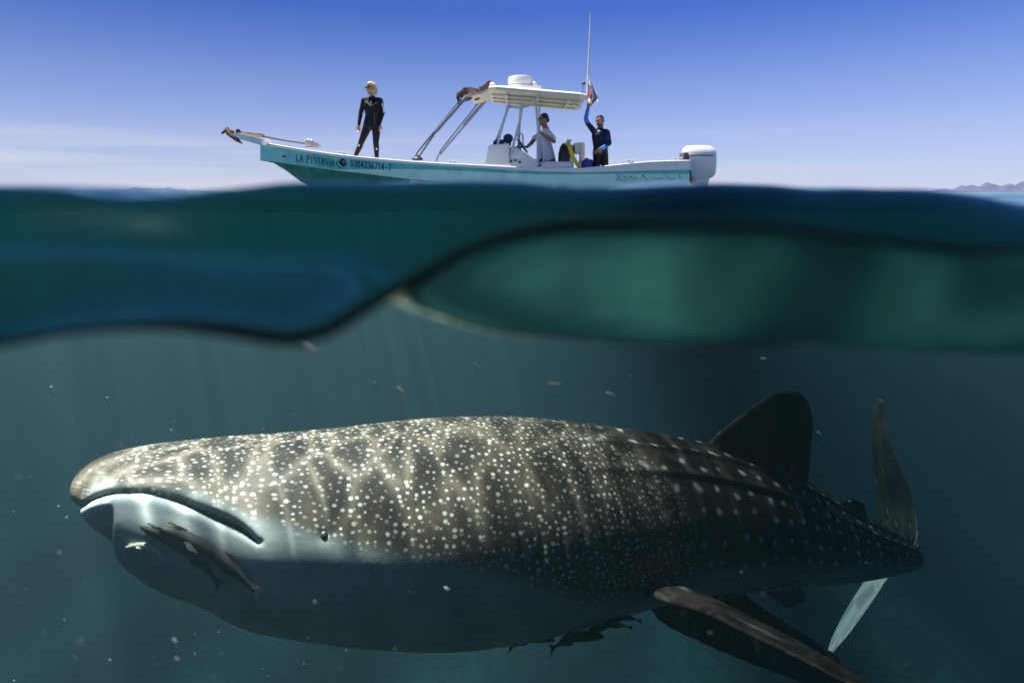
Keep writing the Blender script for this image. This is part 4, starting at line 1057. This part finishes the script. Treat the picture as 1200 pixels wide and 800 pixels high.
caps += [(Z(641, 155, -.24), .075, Z(647.5, 162.5, -.30), .07, 1), (Z(647.5, 162.5, -.30), .048, Z(649, 165.5, -.31), .046, 0), (Z(649, 165.5, -.31), .045, Z(635.5, 157, -.50), .032, 0)]
caps += hand_caps(Z(635.2, 156.8, -.5), Z(630, 153.5, -.56) - Z(635.2, 156.8, -.5), 1, 0, curl=.7, flat=Vector((0, -.3, 1)))
caps += [(Z(639, 155, .22), .075, Z(627, 162, .26), .065, 1), (Z(627, 162, .26), .046, Z(622.5, 168, .22), .044, 0), (Z(622.5, 168, .22), .042, Z(617.5, 172.5, .10), .03, 0)]
caps += hand_caps(Z(617.4, 172.6, .1), Z(613, 171, .05) - Z(617.4, 172.6, .1), -1, 0, curl=.9, flat=Vector((0, 0, 1)))
man = person(None, [m_tan, m_tee, m_short], caps, 'person in grey shirt and blue shorts seated at the boat\'s console')
hb = MB(); hb.ball(hq(0, -.02, .055), .092, (1, 1, 1)); hb.ball(hq(0, -.07, .0), .06); part('hair', hb, m_haird, man, .009)
gb_ = MB()
for sg in (-1, 1): gb_.ball(hq(sg * .034, .09, .022), .027, (1, .6, .8)); gb_.tube([hq(sg * .06, .08, .026), hq(sg * .09, -.01, .03)], .006, n=6)
gb_.tube([hq(-.02, .1, .026), hq(.02, .1, .026)], .005, n=6); part('sunglasses', gb_, mat('green_lens', (.02, .10, .06), rough=.1), man)

# diver at the stern, one arm up to the canopy
hc = Z(703.2, 142.4, 0); face = Vector((-.12, -1, -.05))
caps, hq = head_caps(hc, face, 0, 1.0)
caps += [(Z(703.5, 147, .02), .056, Z(703.5, 152, .03), .062, 0), (Z(703.5, 150.5, .03), .064, Z(703.5, 153, .03), .075, 1), ]
caps += torso([(Z(697, 154.5, .02), Z(710.5, 155, .02), .068, 1), (Z(699, 160, .01), Z(708.5, 160, .01), .10, 1), (Z(700, 167, .01), Z(708, 167, .01), .096, 1), (Z(700.5, 174, .02), Z(707, 174, .02), .092, 1), (Z(700, 180, .03), Z(707, 180, .03), .098, 2)])
caps += [(Z(696, 154, .02), .062, Z(688.2, 144, -.06), .05, 1), (Z(688.2, 144, -.06), .05, Z(686.6, 138.5, -.12), .046, 3), (Z(686.6, 138.5, -.12), .046, Z(689.4, 126, -.35), .034, 3)]
caps += hand_caps(Z(689.5, 125.6, -.36), Z(690.5, 119, -.46) - Z(689.5, 125.6, -.36), 1, 0, curl=.9)
caps += [(Z(711.5, 155.5, .02), .062, Z(714, 168, .0), .05, 1), (Z(714, 168, 0), .05, Z(709, 172, -.14), .044, 1), (Z(709.5, 171.8, -.13), .044, Z(705.5, 173.6, -.20), .036, 3)]
caps += hand_caps(Z(705, 173.8, -.21), Z(700, 177, -.25) - Z(705, 173.8, -.21), -1, 0, curl=.8)
caps += [(Z(700, 181, .03), .092, Z(698.5, 205, -.02), .06, 2), (Z(698.5, 205, -.02), .055, Z(698.5, 223, .06), .042, 2), (Z(707.5, 181, .03), .092, Z(710, 204, -.05), .06, 2), (Z(710, 204, -.05), .055, Z(708.5, 223, .06), .042, 2), (Z(698.5, 223.6, .05), .04, Z(697, 225, -.10), .03, 0), (Z(708.5, 223.6, .05), .04, Z(710, 225, -.10), .03, 0)]
diver = person(None, [m_tan, m_suit2, m_suit, m_cyan], caps, 'person in navy wetsuit with bright blue sleeve, one arm raised to the canopy')
hb = MB(); hb.ball(hq(0, -.028, .05), .086, (1, 1, 1)); hb.ball(hq(0, .02, .08), .06); part('hair', hb, m_haird, diver, .009)
hb = MB(); hb.ball(hq(0, .052, -.088), .036); hb.ball(hq(-.045, .03, -.062), .028); hb.ball(hq(.045, .03, -.062), .028); part('beard', hb, m_haird, diver, .007)
for sg in (-1, 1):
    hb = MB(); hb.ball(hq(sg * .03, .09, .012), .008); part('eye', hb, m_haird, diver)
lg_ = MB(); lg_.ball(Z(702, 153.8, -.085), .03, (1, .4, .7)); part('chest_logo', lg_, m_wht, diver)
